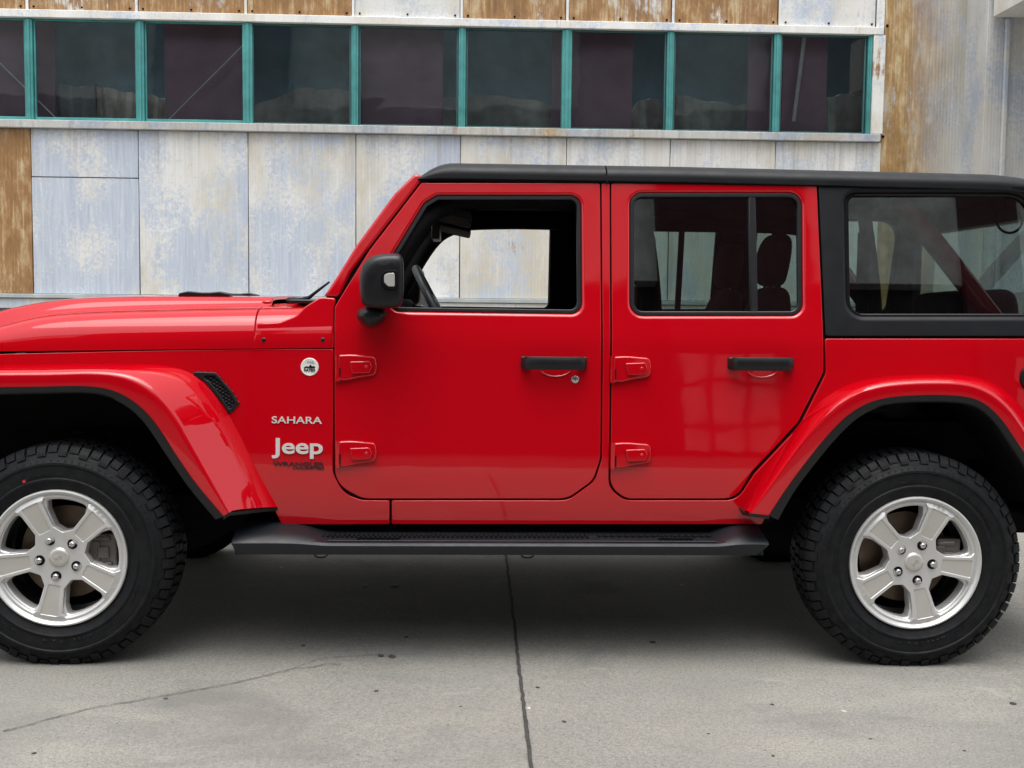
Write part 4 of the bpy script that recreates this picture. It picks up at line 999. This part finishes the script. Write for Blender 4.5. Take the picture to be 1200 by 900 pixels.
# roll cage
bm = bmesh.new()
for s in (-1, 1):
    y = YC + s * .585
    a0 = S(402, 345); 
    tube(bm, cat([(a0.x + .03, YC + s * .70, 1.14), (1.20, YC + s * .655, 1.52), (1.34, YC + s * .60, 1.635), (1.55, y, 1.66), (2.0, y, 1.66), (2.62, y, 1.66), (2.95, y, 1.655), (3.04, YC + s * .586, 1.63)], 6), .036, 12)
    b3 = bmesh.new(); tube(b3, cat([(3.0, YC + s * .585, 1.648), (3.1, YC + s * .59, 1.60), (3.50, YC + s * .64, 1.10)], 6), .040, 12); part('rear_brace', b3, RED, smooth=50)
    tube(bm, cat([(2.10, YC + s * .70, .8), (2.08, YC + s * .68, 1.3), (2.05, YC + s * .60, 1.60), (2.03, y, 1.66)], 6), .040, 12)
    tube(bm, cat([(2.93, YC + s * .70, .9), (2.92, YC + s * .67, 1.3), (2.90, YC + s * .60, 1.60), (2.90, y, 1.66)], 6), .026, 12)
for x in (2.04, 2.90): tube(bm, [(x, YC - .585, 1.655), (x, YC + .585, 1.655)], .034, 12)
part('roll_cage', bm, MATTE, smooth=50)
for s in (-1, 1):
    for (x, z0_) in ((2.06, 1.0), (2.88, 1.0)): bm = bmesh.new(); box(bm, (x - .025, YC + s * .655 - .002, z0_), (x + .02, YC + s * .655 + .002, 1.55)); part('seat_belt', bm, MATTE, smooth=None)
# rear end (out of the picture to the right)
bm = bmesh.new(); xr = 3.625
box(bm, (xr - .04, YC - .74, .58), (xr + .01, YC + .74, 1.16)); o = part('tailgate', bm, RED); bevel(o, .015, 3)
bm = bmesh.new()
for s in (-1, 1): box(bm, (xr - .05, YC + s * .66 - .045, 1.163), (xr, YC + s * .66 + .045, 1.69))
box(bm, (xr - .07, YC - .68, 1.62), (xr, YC + .68, 1.745)); box(bm, (xr - .05, YC - .7, 1.163), (xr, YC + .7, 1.22)); o = part('rear_window_frame', bm, TOPM); bevel(o, .008, 2)
bm = bmesh.new(); bm.faces.new([bm.verts.new(v) for v in ((xr - .02, YC - .63, 1.2), (xr - .02, YC + .63, 1.2), (xr - .02, YC + .62, 1.64), (xr - .02, YC - .62, 1.64))]); part('rear_window', bm, glass('rear_glass', (.6, .68, .66), refl=.35), smooth=None)
bm = bmesh.new(); box(bm, (xr - .05, YC - .80, .46), (xr + .16, YC + .80, .62)); o = part('rear_bumper', bm, BLK); bevel(o, .03, 4)
bm = bmesh.new(); box(bm, (xr - .05, YC - .80, .86), (xr + .03, YC - .66, 1.10)); o = part('tail_lamp', bm, TAIL); bevel(o, .012, 3); mirror(o)
q = S(1211, 443); bm = bmesh.new(); lathe(bm, [(.0005, -.006), (.030, -.007), (.034, -.012), (.050, -.012), (.056, .004)], 40); bmesh.ops.translate(bm, vec=q, verts=bm.verts); part('fuel_filler', bm, BLK, smooth=30)
# front end (out of the picture to the left)
gx = XH0 - .01; hg = half(gx, 1.0)
slots = []
for i in range(7):
    y = (i - 3) * .105; slots.append(rounded([(y - .033, .72, .02), (y + .033, .72, .02), (y + .033, 1.02, .02), (y - .033, 1.02, .02)], 4))
lam = []
for s in (-1, 1): lam.append([Vector((s * .50 + .095 * math.cos(t * math.pi / 16), .93 + .095 * math.sin(t * math.pi / 16))) for t in range(32)])
gr = plate('grille', rounded([(-hg + .01, .62, .04), (hg - .01, .62, .04), (hg - .01, 1.05, .03), (0, 1.11, .2), (-hg + .01, 1.05, .03)], 5), slots + lam, RED, car, pf=lambda x, z: 0.0, thick=.06, bo=.015, bh=.006, step=0)
gr.rotation_euler.z = R(-90); gr.location = (gx - CO.x - .03, 0, 0)
bm = bmesh.new(); box(bm, (gx, YC - hg + .03, .62), (gx + .06, YC + hg - .03, 1.04)); part('radiator', bm, MATTE, smooth=None)
bm = bmesh.new(); lathe(bm, [(.0005, -.035), (.05, -.03), (.085, -.012), (.094, .01)], 32); bmesh.ops.rotate(bm, cent=(0, 0, 0), matrix=Matrix.Rotation(R(-90), 3, 'Z'), verts=bm.verts); bmesh.ops.translate(bm, vec=(gx, YC - .50, .93), verts=bm.verts); o = part('headlight', bm, AMBER, smooth=30); mirror(o)
bm = bmesh.new(); box(bm, (gx - .26, YC - .84, .46), (gx - .06, YC + .84, .66)); o = part('front_bumper', bm, BLK); bevel(o, .04, 4)
for s in (-1, 1): bm = bmesh.new(); box(bm, (gx - .08, YC + s * .42 - .04, .44), (gx + .1, YC + s * .42 + .04, .56)); part('bumper_mount', bm, DARK, smooth=None)

# wheels -----------------------------------------------
TR = .391; HZ = .379; TW = .245
def tyre_mesh():
    bm = bmesh.new()
    half_p = [(.222, .040), (.228, .020), (.238, .012), (.242, .0125), (.246, .009), (.268, .003), (.272, -.0005), (.277, -.0005), (.281, .0025), (.305, .0), (.322, .001), (.326, -.0025), (.333, -.0018), (.337, .0035), (.352, .010), (.366, .020), (.375, .034), (.379, .06), (.380, .1225)]
    prf = half_p + [(r_, TW - y) for r_, y in half_p[:-1][::-1]]
    lathe(bm, prf, 144)
    def blk(a0, a1, prof_in, prof_out, taper=.0):
        # prof_in / prof_out: matching lists of (r, y) cross-section, from a0 to a1
        vs = []
        for a in (a0, a1):
            row = []
            for (r_, y) in prof_out: row.append(bm.verts.new((r_ * math.cos(a), y, r_ * math.sin(a))))
            for (r_, y) in prof_in[::-1]: row.append(bm.verts.new((r_ * math.cos(a), y, r_ * math.sin(a))))
            vs.append(row)
        n = len(vs[0]); fs = [bm.faces.new(vs[0]), bm.faces.new(vs[1][::-1])]
        for i in range(n): fs.append(bm.faces.new((vs[0][i], vs[1][i], vs[1][(i + 1) % n], vs[0][(i + 1) % n])))
        bmesh.ops.recalc_face_normals(bm, faces=fs)
    N = 64; pitch = 2 * math.pi / N; rn = random.Random(2)
    for i in range(N):
        a = i * pitch
        for side in (0, 1):
            f = (lambda y: y) if side == 0 else (lambda y: TW - y)
            aa = a + side * pitch * .5
            lng = i % 2
            if lng: o_ = [(.357, .0075), (.366, .0105), (.379, .018), (.391, .032), (.393, .052)]; i_ = [(.357, .017), (.366, .026), (.372, .034), (.377, .045), (.378, .052)]
            else: o_ = [(.368, .0165), (.374, .0195), (.381, .0235), (.391, .036), (.393, .056)]; i_ = [(.368, .026), (.371, .030), (.373, .036), (.377, .047), (.378, .056)]
            blk(aa, aa + pitch * .82, [(r_, f(y)) for r_, y in i_], [(r_, f(y)) for r_, y in o_])
            # siped second row
            blk(aa + pitch * .22, aa + pitch * .92, [(.376, f(.060)), (.376, f(.094))], [(.3935, f(.062)), (.3945, f(.092))])
        blk(a + pitch * .1, a + pitch * .75, [(.376, .100), (.376, .145)], [(.3945, .101), (.3945, .144)])
    # little sidewall nubs
    for i in range(90):
        a = i * 2 * math.pi / 90; blk(a, a + .018, [(.3375, .006), (.343, .009)], [(.3365, .0018), (.343, .0045)])
    for a0, a1, r0_, r1_ in ((.3, 1.1, .288, .300), (1.5, 1.9, .290, .298), (2.4, 3.3, .288, .300), (3.6, 4.2, .290, .298), (4.5, 5.4, .288, .300), (5.7, 6.1, .290, .298)):
        n_ = int((a1 - a0) / .03)
        for q in range(n_):
            if rn.random() < .8: blk(a0 + q * .03, a0 + q * .03 + .021, [(r0_ + rn.uniform(-.004, .002), .003), (r1_, .003)], [(r0_ + rn.uniform(-.002, .003), -.0006), (r1_ + rn.uniform(-.003, .001), -.0004)])
    for q in range(120):
        a = q * 2 * math.pi / 120; blk(a, a + .012, [(.309, .003), (.320, .003)], [(.309, -.0003), (.320, .0002)])
    for v in bm.verts:      # weight flattens the contact patch
        if v.co.z < -HZ: v.co.z = -HZ + (.0 if v.co.z < -HZ else 0)
    return bm
tb = tyre_mesh(); tmesh = bpy.data.meshes.new('tyre'); tb.to_mesh(tmesh); tb.free(); tmesh.materials.append(TYRE)
for p in tmesh.polygons: p.use_smooth = True
tmesh.set_sharp_from_angle(angle=R(32))
# spare-free rim geometry, local axis Y, outward = -Y
def dish(x, z):
    r_ = math.hypot(x, z); return .018 + .020 * max(0, min(1, (.21 - r_) / .15)) ** 1.2
SPK = [R(90 + 72 * k) for k in range(5)]
def window_outline(k, grow=0.0):
    """opening between spoke k and k+1; half-widths of spoke at hub and rim"""
    a = SPK[k]; b = SPK[k] + R(72); mid = (a + b) / 2
    def sp(ang, r_, side, w_): return Vector((r_ * math.cos(ang) - side * w_ * math.sin(ang), r_ * math.sin(ang) + side * w_ * math.cos(ang)))
    g = grow
    wi, wo = .0345 - g, .0430 - g
    rin, rout = .104 - g, .203 + g * .6
    A = sp(a, rin, 1, wi); A2 = sp(a, .165, 1, wo); A3 = sp(a, rout - .010, 1, wo + .014)
    B3 = sp(b, rout - .010, -1, wo + .014); B2 = sp(b, .165, -1, wo); B = sp(b, rin, -1, wi)
    arc = []
    t0 = math.atan2(A3.y, A3.x); t1 = math.atan2(B3.y, B3.x); dt = (t1 - t0) % (2 * math.pi)
    for i in range(1, 8): t = t0 + dt * i / 8; arc.append((rout * math.cos(t), rout * math.sin(t)))
    hub = .090 - g
    pts = [(A.x, A.y, .008), (A2.x, A2.y, .02), (A3.x, A3.y, .010)] + arc + [(B3.x, B3.y, .010), (B2.x, B2.y, .02), (B.x, B.y, .008), (hub * math.cos(mid), hub * math.sin(mid), .015)]
    return rounded(pts, 4, .012)
circ = lambda r_, n=96: [Vector((r_ * math.cos(2 * math.pi * i / n), r_ * math.sin(2 * math.pi * i / n))) for i in range(n)]
rim = plate('wheel', circ(.222), [window_outline(k) for k in range(5)], ALLOY, None, pf=dish, thick=.045, bo=.004, bh=.010, step=.018, xcut=False)
bm = bmesh.new(); bm.from_mesh(rim.data)
def add_lathe(bm, prf, n=96):
    b2 = bmesh.new(); lathe(b2, prf, n); t = bpy.data.meshes.new('t'); b2.to_mesh(t); b2.free(); bm.from_mesh(t); bpy.data.meshes.remove(t)
bm.free()
def sub(name, bm, mat, par, smooth=35):
    return mesh_obj(name, bm, mat, par, smooth=smooth)
bm = bmesh.new(); lathe(bm, [(.206, .030), (.208, .014), (.214, .010), (.222, .012), (.226, .006), (.233, .001), (.238, .003), (.239, .012), (.232, .03), (.222, .05), (.215, .10), (.215, .22), (.225, .235)], 96)
sub('rim_lip', bm, ALLOY, rim)
bm = bmesh.new(); lathe(bm, [(.2135, .045), (.2135, .23)], 64); sub('rim_barrel', bm, simple('barrel_metal', (.05, .05, .05), .5, .6), rim)
star = []
for k in range(5):
    a = SPK[k]; f_ = lambda r_, q, a=a: (r_ * math.cos(a) - q * math.sin(a), r_ * math.sin(a) + q * math.cos(a))
    m_ = a - R(36)
    star += [(.090 * math.cos(m_), .090 * math.sin(m_), .012), (*f_(.106, -.0345), .004), (*f_(.192, -.0430), .005), (*f_(.2095, -.0600), .002), (*f_(.2255, -.0500), .001)]
    star += [(*f_(math.sqrt(.2310 ** 2 - q * q), q), 0) for q in (-.03, 0, .03)]
    star += [(*f_(.2255, .0500), .001), (*f_(.2095, .0600), .002), (*f_(.192, .0430), .005), (*f_(.106, .0345), .004)]
def padline(a, g=0.0):
    sp = lambda r_, q: (r_ * math.cos(a) - q * math.sin(a), r_ * math.sin(a) + q * math.cos(a))
    return rounded([(*sp(.099 + g, -.0205 + g), .003), (*sp(.165, -.0270 + g), .0), (*sp(.202 - g, -.0310 + g), .003), (*sp(.202 - g, .0310 - g), .003), (*sp(.165, .0270 - g), .0), (*sp(.099 + g, .0205 - g), .003)], 3, .01)
def dish2(x, z):
    r_ = math.hypot(x, z); return dish(x, z) - .012 * max(0, min(1, (.224 - r_) / .02))
plate('spoke_star', rounded(star, 4, .012), [padline(a) for a in SPK], ALLOY, rim, pf=dish2, thick=.016, bo=.0042, bh=.0025, step=.018, xcut=False, shift=-.004)
for k in range(5):
    a = SPK[k]
    plate('spoke_pad', padline(a, -.001), [], ALLOYB, rim, pf=dish2, thick=.004, bo=.0005, shift=-.001, step=.018, xcut=False)
    c = Vector((.067 * math.cos(a), .067 * math.sin(a)))
    bm = bmesh.new(); lathe(bm, [(.0005, .0), (.0160, .0), (.0170, -.002), (.0185, .002)], 24); bmesh.ops.translate(bm, vec=(c.x, dish(c.x, c.y) - .0175, c.y), verts=bm.verts); sub('lug_pocket', bm, MATTE, rim)
    bm = bmesh.new(); lathe(bm, [(.0005, -.022), (.006, -.0215), (.0105, -.018), (.0120, -.008), (.0120, .0)], 6); bmesh.ops.translate(bm, vec=(c.x, dish(c.x, c.y) - .008, c.y), verts=bm.verts); o = sub('lug_nut', bm, CHROME, rim); bevel(o, .001, 2)
bm = bmesh.new(); lathe(bm, [(.0005, -.026), (.02, -.0255), (.030, -.023), (.0345, -.018), (.036, -.010)], 40); bmesh.ops.translate(bm, vec=(0, dish(0, 0), 0), verts=bm.verts); sub('hub_cap', bm, ALLOYB, rim)
cu = bpy.data.curves.new('t', 'FONT'); cu.body = 'Jeep'; cu.extrude = .02; cu.offset = .02; cu.align_x = 'CENTER'; cu.align_y = 'CENTER'
to = bpy.data.objects.new('t', cu); C.objects.link(to); dgp = bpy.context.evaluated_depsgraph_get(); dgp.update(); tm = bpy.data.meshes.new_from_object(to.evaluated_get(dgp)); bpy.data.objects.remove(to)
for v in tm.vertices: v.co = (v.co.x * .017, dish(0, 0) - .0258 - v.co.z * .02, v.co.y * .019)
tm.materials.clear(); tm.materials.append(CHROME); o = bpy.data.objects.new('cap_lettering', tm); C.objects.link(o); o.parent = rim
caplet = o
def build_wheel(X, spoke_rot, side, first=None):
    """side -1 near, +1 far"""
    r_ = rim if first is None else rim.copy()
    if first is not None: C.objects.link(r_)
    r_.parent = car; y = 0.0 if side < 0 else 2 * YC
    r_.location = (X - CO.x, (.0 - CO.y) if side < 0 else (2 * YC - CO.y), HZ - SLOPE * X); r_.rotation_euler.y = spoke_rot
    if side > 0: r_.scale = (1, -1, 1)
    if first is not None:
        for ch in kids:
            c = ch.copy(); C.objects.link(c); c.parent = r_
    t = bpy.data.objects.new('tyre', tmesh); C.objects.link(t); t.parent = r_
    t.rotation_euler.y = -spoke_rot if True else 0
    if first is None:
        bm = bmesh.new(); lathe(bm, [(.0003, -.0022), (.0055, -.002), (.006, .002)], 14); bmesh.ops.translate(bm, vec=(-.105, 0, .268), verts=bm.verts); mesh_obj('paint_dot', bm, TAIL, t)
    # brake parts do not turn with the spokes
    for nm, me in (('brake_disc', disc_me), ('brake_caliper', cal_me), ('brake_shield', shield_me)):
        d = bpy.data.objects.new(nm, me); C.objects.link(d); d.parent = r_; d.rotation_euler.y = -spoke_rot
bm = bmesh.new(); lathe(bm, [(.07, .085), (.085, .080), (.09, .118), (.165, .118), (.167, .122), (.167, .138), (.165, .142), (.09, .142)], 64); disc_me = bpy.data.meshes.new('brake_disc'); bm.to_mesh(disc_me); bm.free(); disc_me.materials.append(IRON)
for p in disc_me.polygons: p.use_smooth = True
disc_me.set_sharp_from_angle(angle=R(30))
bm = bmesh.new()
for (x0, x1, y0, y1, z0_, z1) in ((.10, .185, .06, .12, -.055, .075), (.08, .13, .055, .07, -.03, .05), (.12, .16, .05, .062, -.012, .030)): box(bm, (x0, y0, z0_), (x1, y1, z1))
tube(bm, [(.10, .07, .055), (.165, .062, .06)], .012, 10); tube(bm, [(.11, .06, -.04), (.17, .06, -.03)], .010, 10)
bmesh.ops.bevel(bm, geom=bm.edges[:], offset=.004, segments=1, affect='EDGES')
cal_me = bpy.data.meshes.new('brake_caliper'); bm.to_mesh(cal_me); bm.free(); cal_me.materials.append(simple('caliper_iron', (.14, .13, .12), .5, .6, var=.3))
bm = bmesh.new(); lathe(bm, [(.03, .165), (.205, .160), (.206, .170), (.03, .175)], 48); shield_me = bpy.data.meshes.new('brake_shield'); bm.to_mesh(shield_me); bm.free(); shield_me.materials.append(DARK)
kids = list(rim.children)
# (front, near): one spoke points down, leaning forward; rotation about Y
build_wheel(0.0, R(-36 + 9), -1)
build_wheel(WB, R(-36 - 12), -1, 1)
build_wheel(0.0, R(-10), 1, 1)
build_wheel(WB, R(20), 1, 1)

# bag in the load space
bgc = Vector((3.44, .66, 1.09))
bm = bmesh.new(); bmesh.ops.create_cube(bm, size=1, matrix=Matrix.Diagonal((.26, .50, .50, 1))); bmesh.ops.subdivide_edges(bm, edges=bm.edges, cuts=3, use_grid_fill=True)
rn = random.Random(3)
for v in bm.verts: v.co += Vector((rn.uniform(-.02, .02), rn.uniform(-.02, .02), rn.uniform(-.02, .02)))
bag = mesh_obj('cargo_bag', bm, simple('bag_cloth', (.05, .03, .035), .9)); bag.location = bgc; subsurf(bag, 2)
tag(bag, 'dark soft bag in the load space behind the rearmost side window', 'bag')
bm = bmesh.new(); pts = [P(1183 + 15 * math.cos(t), 258 + 15 * math.sin(t), .36) for t in [i * 2 * math.pi / 28 for i in range(28)]]; tube(bm, pts, .005, 8, close=True); tube(bm, [pts[20], P(1176, 232, .36), P(1178, 222, .37)], .005, 8)
part('grab_strap', bm, MATTE)
